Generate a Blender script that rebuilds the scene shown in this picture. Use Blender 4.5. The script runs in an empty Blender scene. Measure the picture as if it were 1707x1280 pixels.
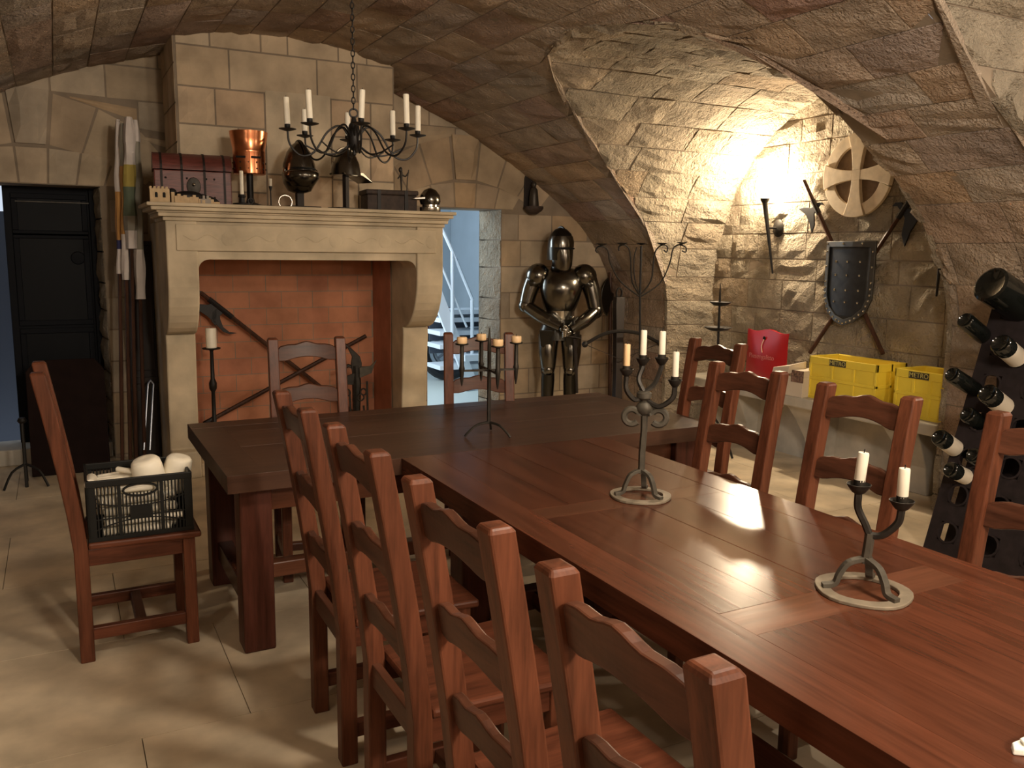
import bpy, bmesh, math, random
from mathutils import Vector, Matrix
import numpy as np
V = Vector
rad = math.radians
SC = bpy.context.scene
COL = SC.collection

# ------------------------------------------------------------------ camera, light, exposure
FPX, CX, CY, EYE = 1430.0, 853.5, 640.0, V((0, 0, 1.6))
R = Matrix(((0.8844, 0.0602, -0.4628), (-0.4665, 0.1396, -0.8734), (0.0120, 0.9884, 0.1516)))
q = R.to_quaternion(); q.normalize(); R = q.to_matrix()
cam = bpy.data.cameras.new('camera'); cam.sensor_fit = 'HORIZONTAL'; cam.sensor_width = 36
cam.lens = 36 * FPX / 1707; cam.clip_start = 0.02
camo = bpy.data.objects.new('camera', cam); COL.objects.link(camo)
camo.matrix_world = Matrix.Translation(EYE) @ R.to_4x4()
SC.camera = camo
SC.view_settings.view_transform = 'Standard'; SC.view_settings.look = 'None'
SC.view_settings.gamma = 1; SC.view_settings.use_curve_mapping = False
SC.view_settings.exposure = 0.32

w = bpy.data.worlds.new('world'); SC.world = w; w.use_nodes = True
w.node_tree.nodes['Background'].inputs[0].default_value = (0.75, 0.85, 1.0, 1)
w.node_tree.nodes['Background'].inputs[1].default_value = 0.7

WARM = (1.0, 0.87, 0.71)
def point_light(name, loc, watts, radius=0.04, color=WARM):
    l = bpy.data.lights.new(name, 'POINT'); l.energy = watts; l.color = color; l.shadow_soft_size = radius
    o = bpy.data.objects.new(name, l); COL.objects.link(o); o.location = loc; return o
LAMP_BAY = V((5.175, 5.38, 2.17))
point_light('bay_lamp_light', LAMP_BAY, 118, 0.04, (1.0, 0.80, 0.55))
point_light('near_bay_lamp_light', (5.0, 1.15, 2.2), 50, 0.06)
point_light('rear_right_lamp_light', (3.7, -2.1, 1.95), 70, 0.15)
point_light('rear_ceiling_lamp_light', (1.3, -1.5, 2.6), 270, 0.2)
point_light('ceiling_lamp_light', (1.7, 0.9, 2.75), 100, 0.15)
point_light('left_wall_near_lamp_light', (-1.3, 0.9, 1.85), 24, 0.12)
def area_light(name, loc, rot, watts, sx, sy, color):
    l = bpy.data.lights.new(name, 'AREA'); l.energy = watts; l.color = color; l.shape = 'RECTANGLE'; l.size = sx; l.size_y = sy
    o = bpy.data.objects.new(name, l); COL.objects.link(o); o.location = loc; o.rotation_euler = rot; return o
area_light('stair_hall_daylight', (1.75, 8.9, 1.9), (0, rad(-90), 0), 85, 1.6, 2.0, (0.72, 0.87, 1.0))

# ------------------------------------------------------------------ pixel -> point (reference frame 1707 x 1280)
def ray(u, v): return R @ V(((u - CX) / FPX, -(v - CY) / FPX, -1))
def at(u, v, X=None, Y=None, Z=None):
    d = ray(u, v)
    t = (X - EYE.x) / d.x if X is not None else (Y - EYE.y) / d.y if Y is not None else (Z - EYE.z) / d.z
    return EYE + d * t
def proj(p):
    c = R.transposed() @ (V(p) - EYE)
    if c.z > -0.05: return None
    return (CX + FPX * c.x / -c.z, CY - FPX * c.y / -c.z)
def seen(p, m=220):
    a = proj(p)
    return a is not None and -m < a[0] < 1707 + m and -m < a[1] < 1280 + m

# ------------------------------------------------------------------ materials
def newmat(name):
    m = bpy.data.materials.new(name); m.use_nodes = True
    nt = m.node_tree; return m, nt, nt.nodes['Principled BSDF'], nt.nodes, nt.links
def ramp(N, cols):
    r = N.new('ShaderNodeValToRGB'); e = r.color_ramp.elements
    while len(e) < len(cols): e.new(0.5)
    for i, (p, c) in enumerate(cols): e[i].position = p; e[i].color = (*c, 1)
    return r
def stone(name, cols, bump=0.6, dist=0.02, scale=9, rough=0.9, fine=60):
    m, nt, B, N, L = newmat(name)
    oi = N.new('ShaderNodeObjectInfo'); tc = N.new('ShaderNodeTexCoord')
    rp = ramp(N, cols); rp.color_ramp.interpolation = 'LINEAR'
    L.new(oi.outputs['Random'], rp.inputs[0])
    n1 = N.new('ShaderNodeTexNoise'); n1.inputs['Scale'].default_value = 4; n1.inputs['Detail'].default_value = 6
    n2 = N.new('ShaderNodeTexNoise'); n2.inputs['Scale'].default_value = scale; n2.inputs['Detail'].default_value = 5; n2.inputs['Roughness'].default_value = .68
    n3 = N.new('ShaderNodeTexNoise'); n3.inputs['Scale'].default_value = fine; n3.inputs['Detail'].default_value = 4
    for n in (n1, n2, n3): L.new(tc.outputs['Object'], n.inputs['Vector'])
    mp = N.new('ShaderNodeMapRange'); mp.inputs[1].default_value = .3; mp.inputs[2].default_value = .7
    mp.inputs[3].default_value = .72; mp.inputs[4].default_value = 1.22; L.new(n1.outputs[0], mp.inputs[0])
    mx = N.new('ShaderNodeMix'); mx.data_type = 'RGBA'; mx.blend_type = 'MULTIPLY'; mx.inputs[0].default_value = 1
    L.new(rp.outputs[0], mx.inputs[6]); L.new(mp.outputs[0], mx.inputs[7]); L.new(mx.outputs[2], B.inputs['Base Color'])
    ad = N.new('ShaderNodeMath'); ad.operation = 'MULTIPLY_ADD'; ad.inputs[1].default_value = .22
    L.new(n3.outputs[0], ad.inputs[0]); L.new(n2.outputs[0], ad.inputs[2])
    bp = N.new('ShaderNodeBump'); bp.inputs['Strength'].default_value = bump; bp.inputs['Distance'].default_value = dist
    L.new(ad.outputs[0], bp.inputs['Height']); L.new(bp.outputs[0], B.inputs['Normal'])
    B.inputs['Roughness'].default_value = rough; B.inputs['Specular IOR Level'].default_value = .2
    return m
def plain(name, c, rough=.5, metal=0, var=.0, scale=8, bump=0, dist=.004, spec=.5, stretch=None, coat=0):
    m, nt, B, N, L = newmat(name)
    B.inputs['Roughness'].default_value = rough; B.inputs['Metallic'].default_value = metal
    B.inputs['Specular IOR Level'].default_value = spec; B.inputs['Coat Weight'].default_value = coat
    B.inputs['Base Color'].default_value = (*c, 1)
    if var or bump:
        tc = N.new('ShaderNodeTexCoord'); n = N.new('ShaderNodeTexNoise'); n.inputs['Scale'].default_value = scale
        n.inputs['Detail'].default_value = 6
        src = tc.outputs['Object']
        if stretch:
            mpg = N.new('ShaderNodeMapping'); mpg.inputs['Scale'].default_value = stretch
            L.new(src, mpg.inputs[0]); src = mpg.outputs[0]
        L.new(src, n.inputs['Vector'])
        if var:
            rp = ramp(N, [(.28, tuple(x * (1 - var) for x in c)), (.72, tuple(min(1, x * (1 + var)) for x in c))])
            L.new(n.outputs[0], rp.inputs[0]); L.new(rp.outputs[0], B.inputs['Base Color'])
        if bump:
            bp = N.new('ShaderNodeBump'); bp.inputs['Strength'].default_value = bump; bp.inputs['Distance'].default_value = dist
            L.new(n.outputs[0], bp.inputs['Height']); L.new(bp.outputs[0], B.inputs['Normal'])
    return m
def wood(name, c, stretch, rough=.40, var=.5, coat=.05):
    m, nt, B, N, L = newmat(name)
    tc = N.new('ShaderNodeTexCoord'); mpg = N.new('ShaderNodeMapping'); mpg.inputs['Scale'].default_value = stretch
    oi = N.new('ShaderNodeObjectInfo'); sc = N.new('ShaderNodeVectorMath'); sc.operation = 'SCALE'; sc.inputs[0].default_value = (17, 31, 13)
    L.new(oi.outputs['Random'], sc.inputs['Scale']); L.new(tc.outputs['Object'], mpg.inputs[0]); L.new(sc.outputs[0], mpg.inputs['Location'])
    n = N.new('ShaderNodeTexNoise'); n.inputs['Scale'].default_value = 1; n.inputs['Detail'].default_value = 7; n.inputs['Distortion'].default_value = .6
    L.new(mpg.outputs[0], n.inputs['Vector'])
    n2 = N.new('ShaderNodeTexNoise'); n2.inputs['Scale'].default_value = 5; n2.inputs['Detail'].default_value = 3; L.new(mpg.outputs[0], n2.inputs['Vector'])
    ma = N.new('ShaderNodeMath'); ma.operation = 'MULTIPLY_ADD'; ma.inputs[1].default_value = .38; L.new(n2.outputs[0], ma.inputs[0])
    mb_ = N.new('ShaderNodeMath'); mb_.operation = 'MULTIPLY_ADD'; mb_.inputs[1].default_value = .95; mb_.inputs[2].default_value = -.16; L.new(n.outputs[0], mb_.inputs[0]); L.new(mb_.outputs[0], ma.inputs[2])
    rp = ramp(N, [(.25, tuple(x * (1 - var) for x in c)), (.5, c), (.78, tuple(x * (1 + var) for x in c))])
    L.new(ma.outputs[0], rp.inputs[0])
    mp = N.new('ShaderNodeMapRange'); mp.inputs[3].default_value = .85; mp.inputs[4].default_value = 1.15; L.new(oi.outputs['Random'], mp.inputs[0])
    mx = N.new('ShaderNodeMix'); mx.data_type = 'RGBA'; mx.blend_type = 'MULTIPLY'; mx.inputs[0].default_value = 1
    L.new(rp.outputs[0], mx.inputs[6]); L.new(mp.outputs[0], mx.inputs[7]); L.new(mx.outputs[2], B.inputs['Base Color'])
    bp = N.new('ShaderNodeBump'); bp.inputs['Strength'].default_value = .18; bp.inputs['Distance'].default_value = .002
    L.new(n.outputs[0], bp.inputs['Height']); L.new(bp.outputs[0], B.inputs['Normal'])
    B.inputs['Specular IOR Level'].default_value = .2; B.inputs['Roughness'].default_value = rough; B.inputs['Coat Weight'].default_value = coat; B.inputs['Coat Roughness'].default_value = .25
    return m
def glow(name, c, s):
    m, nt, B, N, L = newmat(name); B.inputs['Emission Color'].default_value = (*c, 1); B.inputs['Emission Strength'].default_value = s
    B.inputs['Base Color'].default_value = (*c, 1); return m

SAND = [(0, (0.4, 0.313, 0.213)), (.25, (0.46, 0.373, 0.262)), (.45, (0.43, 0.313, 0.195)), (.6, (0.36, 0.302, 0.232)), (.8, (0.5, 0.416, 0.305)), (1, (0.43, 0.324, 0.22))]
SANDV = [(0, (0.37, 0.295, 0.221)), (.2, (0.437, 0.339, 0.251)), (.4, (0.358, 0.238, 0.175)), (.55, (0.403, 0.35, 0.29)), (.75, (0.448, 0.313, 0.199)), (.9, (0.392, 0.326, 0.275)), (1, (0.403, 0.251, 0.199))]
M = dict(
    dressed=stone('dressed_sandstone', SAND, .35, .008, 14),
    chimney=stone('chimney_sandstone', [(0, (0.5, 0.389, 0.262)), (.5, (0.55, 0.443, 0.311)), (.8, (0.5, 0.356, 0.232)), (1, (0.57, 0.475, 0.342))], .3, .006, 16),
    rock=stone('rock_faced_sandstone', [(0, (0.46, 0.378, 0.275)), (.3, (0.52, 0.443, 0.329)), (.6, (0.44, 0.362, 0.268)), (.8, (0.54, 0.464, 0.354)), (1, (0.48, 0.367, 0.25))], 1.0, .12, 20, .9, 70),
    vault=stone('vault_sandstone', SANDV, 1.0, .05, 15, .9, 60),
    mortar=stone('mortar', [(0, (0.27, 0.216, 0.159)), (1, (0.27, 0.216, 0.159))], .4, .01, 25),
    mantel=stone('carved_limestone', [(0, (0.55, 0.459, 0.323)), (1, (0.58, 0.486, 0.348))], .12, .005, 18, .75),
    paver=stone('floor_flag', [(0, (0.60, 0.495, 0.35)), (.5, (0.63, 0.52, 0.37)), (1, (0.57, 0.465, 0.325))], .06, .003, 6, .5),
    fireback=stone('fire_brick', [(0, (.47, .20, .115)), (.5, (.51, .225, .125)), (1, (.44, .185, .11))], .3, .006, 18),
    bench=stone('bench_stone', [(0, (0.47, 0.432, 0.366)), (1, (0.47, 0.432, 0.366))], .3, .006, 14),
    woodz=wood('oak_upright', (.104, .034, .0165), (38, 38, 3)), woody=wood('oak_rail', (.076, .028, .015), (30, 3, 30)),
    woodx=wood('oak_seat', (.095, .030, .015), (3, 30, 30)),
    topy=wood('table_plank', (.082, .026, .013), (22, 1.6, 22), .25, .42, .0), topx=wood('table_cross_plank', (.108, .040, .021), (1.6, 22, 22), .25, .3, .0),
    darkx=wood('far_table_plank', (.060, .029, .018), (1.6, 22, 22), .34, .3, .0), tlegz=wood('table_leg_wood', (.075, .024, .015), (22, 22, 2)),
    iron=plain('wrought_iron', (.045, .040, .034), .5, .75, .3, 30, .5, .003), ringm=plain('pale_iron_ring', (.24, .20, .145), .6, .3, .25, 20, .5, .003), irong=plain('grey_forged_iron', (.085, .075, .058), .55, .5, .3, 24, .6, .004),
    black=plain('black_iron', (.018, .016, .015), .5, .5), wax=plain('candle_wax', (.86, .80, .66), .45, 0, .05, 20, .1, .002),
    waxo=plain('amber_wax', (.80, .55, .30), .45), steel=plain('armour_steel', (.17, .16, .14), .22, 1, .2, 6, .12, .01),
    steeld=plain('dark_armour', (.06, .057, .05), .3, 1), silver=plain('bright_steel', (.62, .60, .55), .2, 1), copper=plain('copper', (.72, .28, .13), .25, 1, .15, 5, .2, .006),
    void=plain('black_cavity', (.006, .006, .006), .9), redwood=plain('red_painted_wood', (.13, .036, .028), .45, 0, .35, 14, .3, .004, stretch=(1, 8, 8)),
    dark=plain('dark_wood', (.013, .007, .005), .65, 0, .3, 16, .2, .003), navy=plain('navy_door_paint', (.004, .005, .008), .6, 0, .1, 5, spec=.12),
    glassd=plain('dark_door_glass', (.002, .003, .005), .5, spec=.12), cloth=plain('white_cloth', (.62, .56, .52), .85, 0, .08, 12, .4, .01),
    orange=plain('orange_cloth', (.50, .26, .08), .85), green=plain('green_cloth', (.12, .15, .10), .85), bluec=plain('blue_cloth', (.03, .03, .10), .85), yellowc=plain('yellow_cloth', (.42, .33, .08), .85), greycl=plain('grey_cloth', (.27, .25, .2), .85),
    crate=plain('black_plastic', (.007, .007, .006), .5, spec=.25), yellow=plain('yellow_plastic', (.82, .63, .06), .4, 0, .06, 6), tag=plain('label_black', (.04, .035, .02), .5), tagt=plain('label_lettering', (.55, .48, .15), .5),
    red=plain('red_plastic', (.42, .012, .016), .35), redt=plain('pink_lettering', (.55, .16, .15), .5), card=plain('white_card', (.62, .54, .44), .7), print=plain('printed_card', (.20, .12, .09), .6, 0, .8, 60), string=plain('string', (.75, .5, .36), .7),
    rack=plain('rack_wood', (.019, .014, .015), .7, 0, .3, 20, .3, .004, spec=.2), glass=plain('bottle_glass', (.006, .007, .006), .08, 0, spec=.6), label=plain('bottle_label', (.62, .56, .46), .6), foil=plain('bottle_foil', (.1, .09, .1), .3, .8),
    cross=plain('cross_stone', (.60, .50, .37), .8, 0, .12, 20, .25, .004), crossd=plain('cross_recess', (.17, .11, .065), .85, 0, .2, 25), shield=plain('shield_black', (.022, .021, .020), .42, .2, .3, 20, .3, .004), sedge=plain('shield_rim', (.13, .125, .115), .4, .9),
    shaft=wood('pole_wood', (.055, .024, .014), (30, 30, 3), .5), castle=plain('toy_castle', (.52, .38, .22), .8, 0, .15, 30), grey=plain('grey_stone', (.33, .29, .25), .8), bulb=glow('lit_bulb', (1, .82, .55), 60), offbulb=plain('unlit_bulb', (.6, .5, .4), .3),
    hall=plain('hall_plaster', (.36, .41, .45), .8, 0, .06, 3), hallf=plain('hall_floor', (.72, .76, .70), .5), white=plain('white_metal', (.80, .84, .88), .4), tread=plain('dark_tread', (.05, .06, .08), .5), tyre=plain('tyre_rubber', (.012, .012, .014), .6), maroon=plain('maroon_paint', (.06, .01, .02), .3), hub=plain('wheel_hub', (.3, .32, .36), .35, .8),
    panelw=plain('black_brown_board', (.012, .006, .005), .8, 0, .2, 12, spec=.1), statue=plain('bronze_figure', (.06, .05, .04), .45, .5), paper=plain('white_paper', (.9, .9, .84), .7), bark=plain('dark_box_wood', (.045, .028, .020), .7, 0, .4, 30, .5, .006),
)

# ------------------------------------------------------------------ mesh builder
class MB:
    def __init__(s): s.v = []; s.f = []
    def add(s, vs, fs):
        b = len(s.v); s.v += [tuple(x) for x in vs]; s.f += [tuple(i + b for i in f) for f in fs]; return s
    def hexa(s, p):  # p: 4 bottom (ccw from above), 4 top
        return s.add(p, [(3, 2, 1, 0), (4, 5, 6, 7), (0, 1, 5, 4), (1, 2, 6, 5), (2, 3, 7, 6), (3, 0, 4, 7)])
    def box(s, c, d, rz=0, m=None):
        x, y, z = d[0] / 2, d[1] / 2, d[2] / 2
        p = [V(a) for a in ((-x, -y, -z), (x, -y, -z), (x, y, -z), (-x, y, -z), (-x, -y, z), (x, -y, z), (x, y, z), (-x, y, z))]
        if m is None: m = Matrix.Rotation(rz, 3, 'Z')
        return s.hexa([m @ a + V(c) for a in p])
    def b2(s, a, b):
        return s.box([(a[i] + b[i]) / 2 for i in range(3)], [abs(b[i] - a[i]) for i in range(3)])
    def loft(s, secs, cap=True, closed=False):
        n = len(secs[0]); k = len(secs); vs = [p for c in secs for p in c]; fs = []
        for i in range(k if closed else k - 1):
            j = (i + 1) % k
            for a in range(n):
                b = (a + 1) % n; fs.append((i * n + a, i * n + b, j * n + b, j * n + a))
        if cap and not closed: fs += [tuple(range(n - 1, -1, -1)), tuple((k - 1) * n + a for a in range(n))]
        return s.add(vs, fs)
    def tube(s, path, r, n=8, cap=True, closed=False, flat=None, up=None):
        path = [V(p) for p in path]; k = len(path)
        rs = [float(x) for x in r] if isinstance(r, (list, tuple)) else [r] * k
        T = []
        for i in range(k):
            a = path[(i - 1) % k] if (closed or i > 0) else path[i]; b = path[(i + 1) % k] if (closed or i < k - 1) else path[i]
            T.append((b - a).normalized())
        u = V(up) if up is not None else (V((0, 0, 1)) if abs(T[0].z) < .9 else V((1, 0, 0)))
        secs = []
        for i in range(k):
            if up is not None: u = V(up)
            u = (u - T[i] * u.dot(T[i])).normalized(); wv = T[i].cross(u)
            fx, fy = flat if flat else (1, 1)
            o = math.pi / 4 if n == 4 else 0
            secs.append([path[i] + rs[i] * (u * fx * math.cos(2 * math.pi * a / n + o) + wv * fy * math.sin(2 * math.pi * a / n + o)) for a in range(n)])
        return s.loft(secs, cap, closed)
    def lathe(s, prof, c=(0, 0, 0), n=16, m=None, sx=1, sy=1):
        c = V(c); secs = []
        for r, z in prof:
            r = max(r, 1e-4)
            sec = [V((r * sx * math.cos(2 * math.pi * a / n), r * sy * math.sin(2 * math.pi * a / n), z)) for a in range(n)]
            secs.append([(m @ p if m else p) + c for p in sec])
        return s.loft(secs)
    def prism(s, outline, t0, t1, o=(0, 0, 0), u=(1, 0, 0), v=(0, 0, 1), holes=None):
        o, u, v = V(o), V(u), V(v); n = u.cross(v)
        n1 = len(outline); vs = [o + u * a + v * b + n * t0 for a, b in outline] + [o + u * a + v * b + n * t1 for a, b in outline]
        fs = [tuple(range(n1 - 1, -1, -1)), tuple(range(n1, 2 * n1))] + [(i, (i + 1) % n1, n1 + (i + 1) % n1, n1 + i) for i in range(n1)]
        return s.add(vs, fs)
    def ball(s, c, r, n=12, k=8, m=None):
        r = r if isinstance(r, (tuple, list)) else (r, r, r)
        secs = []
        for i in range(k + 1):
            t = math.pi * i / k; rr = max(math.sin(t), 1e-3)
            sec = [V((r[0] * rr * math.cos(2 * math.pi * a / n), r[1] * rr * math.sin(2 * math.pi * a / n), -r[2] * math.cos(t))) for a in range(n)]
            secs.append([(m @ p if m else p) + V(c) for p in sec])
        return s.loft(secs)
    def build(s, name, mat, parent=None, smooth=None, bevel=0, off=None):
        me = bpy.data.meshes.new(name)
        vs = [tuple(V(p) - V(off)) for p in s.v] if off is not None else s.v
        me.from_pydata(vs, [], s.f); me.validate()
        bm = bmesh.new(); bm.from_mesh(me); bmesh.ops.recalc_face_normals(bm, faces=bm.faces[:])
        if smooth is not None:
            for f in bm.faces: f.smooth = True
            for e in bm.edges:
                if len(e.link_faces) == 2 and e.calc_face_angle(0) > smooth: e.smooth = False
        bm.to_mesh(me); bm.free()
        me.materials.append(M[mat] if isinstance(mat, str) else mat)
        o = bpy.data.objects.new(name, me); COL.objects.link(o)
        if name in ('rivets', 'ruin', 'broken_wall'): o['kind'] = 'stuff'
        if parent is not None: o.parent = parent
        if bevel:
            b = o.modifiers.new('bevel', 'BEVEL'); b.width = bevel; b.segments = 2; b.limit_method = 'ANGLE'; b.angle_limit = rad(50)
        return o
SM = rad(40)
def thing(name, label, cat, loc=(0, 0, 0), rz=0, group=None):
    o = bpy.data.objects.new(name, None); COL.objects.link(o); o.empty_display_size = .1
    o.location = loc; o.rotation_euler = (0, 0, rz); return tag(o, label, cat, group)
def tag(o, label, cat, group=None):
    o['label'] = label; o['category'] = cat
    if group: o['group'] = group
    return o
def structure(o): o['kind'] = 'structure'; return o
def copy_tree(o, parent=None):
    c = o.copy(); COL.objects.link(c)
    if parent: c.parent = parent
    for ch in o.children: copy_tree(ch, c)
    return c
def arc(cx, cy, r, a0, a1, n, ry=None):
    ry = ry or r
    return [(cx + r * math.cos(rad(a0 + (a1 - a0) * i / n)), cy + ry * math.sin(rad(a0 + (a1 - a0) * i / n))) for i in range(n + 1)]
def smoothpath(pts, n=4):
    pts = [V(p) for p in pts]; out = []
    for i in range(len(pts) - 1):
        p0 = pts[max(i - 1, 0)]; p1 = pts[i]; p2 = pts[i + 1]; p3 = pts[min(i + 2, len(pts) - 1)]
        for k in range(n):
            t = k / n
            out.append(.5 * ((2 * p1) + (p2 - p0) * t + (2 * p0 - 5 * p1 + 4 * p2 - p3) * t * t + (3 * p1 - p0 - 3 * p2 + p3) * t ** 3))
    return out + [pts[-1]]
def text(name, body, size, mat, parent, loc, rot, ext=.001):
    c = bpy.data.curves.new(name, 'FONT'); c.body = body; c.size = size; c.align_x = 'CENTER'; c.align_y = 'CENTER'; c.extrude = ext
    tmp = bpy.data.objects.new(name, c); COL.objects.link(tmp); bpy.context.view_layer.update()
    me = bpy.data.meshes.new_from_object(tmp.evaluated_get(bpy.context.evaluated_depsgraph_get())); bpy.data.objects.remove(tmp)
    me.materials.clear(); me.materials.append(M[mat]); o = bpy.data.objects.new(name, me); COL.objects.link(o); o.parent = parent
    o.location = loc; o.rotation_euler = rot; o['kind'] = 'stuff'; return o

# ------------------------------------------------------------------ stonework
rng = random.Random(7)
def block(parent, f, a0, a1, b0, b1, mat, name='stone', nx=4, ny=3, gap=.006, proud=.012, rough=.006, depth=.03, wedge=None):
    """one stone on the surface f(a,b)->(point, normal)"""
    a0 += gap; a1 -= gap; b0 += gap; b1 -= gap
    pr = proud * rng.uniform(.5, 1.4); vs = []; fs = []
    W = nx + 1
    for j in range(ny + 1):
        for i in range(nx + 1):
            a = a0 + (a1 - a0) * i / nx; b = b0 + (b1 - b0) * j / ny
            edge = i in (0, nx) or j in (0, ny)
            if not edge: a += rng.uniform(-.2, .2) * (a1 - a0) / nx; b += rng.uniform(-.2, .2) * (b1 - b0) / ny
            p, n = f(a, b)
            h = pr * .35 + rng.uniform(-.5, .5) * rough * .5 if edge else pr + rng.uniform(-1, 1) * rough
            vs.append(p + n * h)
    for j in range(ny):
        for i in range(nx):
            k = j * W + i; fs.append((k, k + 1, k + W + 1, k + W))
    ring = [i for i in range(W)] + [j * W + nx for j in range(1, ny + 1)] + [ny * W + i for i in range(nx - 1, -1, -1)] + [j * W for j in range(ny - 1, 0, -1)]
    base = len(vs)
    for k in ring:
        i, j = k % W, k // W
        p, n = f(a0 + (a1 - a0) * i / nx, b0 + (b1 - b0) * j / ny); vs.append(p - n * depth)
    m = len(ring)
    for t in range(m): fs.append((ring[(t + 1) % m], ring[t], base + t, base + (t + 1) % m))
    p, n = f((a0 + a1) / 2, (b0 + b1) / 2)
    v0 = vs[fs[0][1]] - vs[fs[0][0]]; v1 = vs[fs[0][2]] - vs[fs[0][0]]
    if (v0.cross(v1)).dot(n) < 0: fs = [tuple(reversed(x)) for x in fs]
    me = bpy.data.meshes.new(name); me.from_pydata([tuple(p) for p in vs], [], fs); me.materials.append(M[mat])
    o = bpy.data.objects.new(name, me); COL.objects.link(o); o.parent = parent; return o
def rows(lo, hi, hmin, hmax, r):
    z = lo; out = []
    while z < hi - 1e-3:
        h = r.uniform(hmin, hmax)
        if hi - z - h < hmin * .6: h = hi - z
        out.append((z, min(hi, z + h))); z += h
    return out

# main vault profile: half width from the crown line x = XC, height
XC = 1.5
PROF = [(0, 3.10), (.4, 3.075), (.7, 3.02), (1.18, 2.89), (1.5, 2.765), (1.68, 2.69), (1.91, 2.57), (2.2, 2.41), (2.4, 2.28), (2.6, 2.16), (2.8, 2.02), (2.98, 1.86), (3.1, 1.73), (3.2, 1.60), (3.29, 1.45), (3.35, 1.3), (3.37, 1.1), (3.37, 0)]
PX = np.array([p[0] for p in PROF]); PZ = np.array([p[1] for p in PROF])
PS = np.concatenate([[0], np.cumsum(np.hypot(np.diff(PX), np.diff(PZ)))]); SEND = PS[-1]
def s_of_z(z): return float(np.interp(-z, -PZ, PS))
def dx_of_z(z): return float(np.interp(-z, -PZ, PX))
YB = 7.1; XW = 5.3
# side bays: outline (y, z) from far foot over the top to near foot
BAYS = [[(6.2, 0), (6.2, 1.3), (6.12, 1.7), (5.90, 2.15), (5.69, 2.38), (5.46, 2.58), (5.2, 2.74), (4.9, 2.84), (4.5, 2.88), (4.1, 2.86), (3.75, 2.79), (3.52, 2.67), (3.44, 2.52), (3.42, 2.40), (3.42, 2.2), (3.42, 0)],
        [(2.56, 0), (2.56, 2.45), (2.53, 2.62), (2.40, 2.76), (2.1, 2.86), (1.4, 2.9), (.8, 2.84), (.4, 2.6), (.15, 2.2), (.0, 1.6), (0, 0)]]
def bay_top(Y):
    for b in BAYS:
        if b[-1][0] < Y < b[0][0]:
            ys = [p[0] for p in b][::-1]; zs = [p[1] for p in b][::-1]
            return float(np.interp(Y, ys, zs))
    return None
def s_end(Y):
    z = bay_top(Y); return SEND if z is None else min(SEND, s_of_z(z) + .012)
def fvault(s, Y, clampit=True):
    sg = 1 if s >= 0 else -1
    if sg > 0 and clampit: s = min(s, s_end(Y))
    a = abs(s); e = .02
    x = float(np.interp(a, PS, PX)); z = float(np.interp(a, PS, PZ))
    x1, z1 = float(np.interp(max(a - .06, 0), PS, PX)), float(np.interp(max(a - .06, 0), PS, PZ)); x2, z2 = float(np.interp(a + .06, PS, PX)), float(np.interp(a + .06, PS, PZ))
    t = V((x2 - x1, 0, z2 - z1)).normalized(); n = V((t.z, 0, -t.x))   # inward (towards the room)
    return V((XC + sg * x, Y, z)), V((sg * n.x, 0, n.z))

def shell(parent_name):
    mb = MB()
    ys = sorted(set([-2.6, 7.13] + [b[k][0] + d for b in BAYS for k in (0, -1) for d in (-.0005, .0005)] + list(np.arange(-2.55, 7.1, .06)) + [p[0] + (q_[0] - p[0]) * t / 8 for b in BAYS for p, q_ in zip(b, b[1:]) if abs(p[0] - q_[0]) > .004 for t in range(9)]))
    ns = 44
    for i in range(len(ys) - 1):
        a, b = ys[i], ys[i + 1]
        if b - a < .0012: continue
        ea, eb = s_end(a), s_end(b)
        for k in range(ns):
            p = [fvault(ea * k / ns, a)[0], fvault(eb * k / ns, b)[0], fvault(eb * (k + 1) / ns, b)[0], fvault(ea * (k + 1) / ns, a)[0]]
            mb.add(p, [(0, 1, 2, 3)])
    ya = np.linspace(-2.6, 7.13, 12)
    for i in range(11):
        for k in range(ns):
            s0, s1 = -SEND * k / ns, -SEND * (k + 1) / ns
            mb.add([fvault(s0, ya[i])[0], fvault(s1, ya[i])[0], fvault(s1, ya[i + 1])[0], fvault(s0, ya[i + 1])[0]], [(0, 1, 2, 3)])
    return structure(mb.build(parent_name, 'mortar'))
ceiling = shell('ceiling')
r1 = random.Random(3)
srow = [(-4.9 + .0, -4.6)]
s = -SEND
while s < SEND - .05:
    h = r1.uniform(.235, .30); e = min(s + h, SEND); mid = (s + e) / 2
    y = YB + r1.uniform(0, .3)
    while y > -1.0:
        L = r1.uniform(.36, .72); y0 = y - L; yt = min(y, YB)
        cuts = [yt, y0]
        for b in BAYS:
            for k in (0, -1):
                if s > 1.2 and y0 + .001 < b[k][0] < yt - .001 and mid > s_of_z(2.2): cuts.append(b[k][0])
        cuts = sorted(set(cuts))
        for ca, cb in zip(cuts, cuts[1:]):
            if cb - ca < .03: continue
            cm = (ca + cb) / 2
            if s > 0 and all(s >= s_end(c) - .05 for c in (ca + .02, cm, cb - .02)): continue
            if seen(fvault(mid, cm)[0], 110): block(ceiling, fvault, s, e, ca, cb, 'vault', proud=.015, rough=.011, gap=.004)
        y = y0
    s = e

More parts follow.
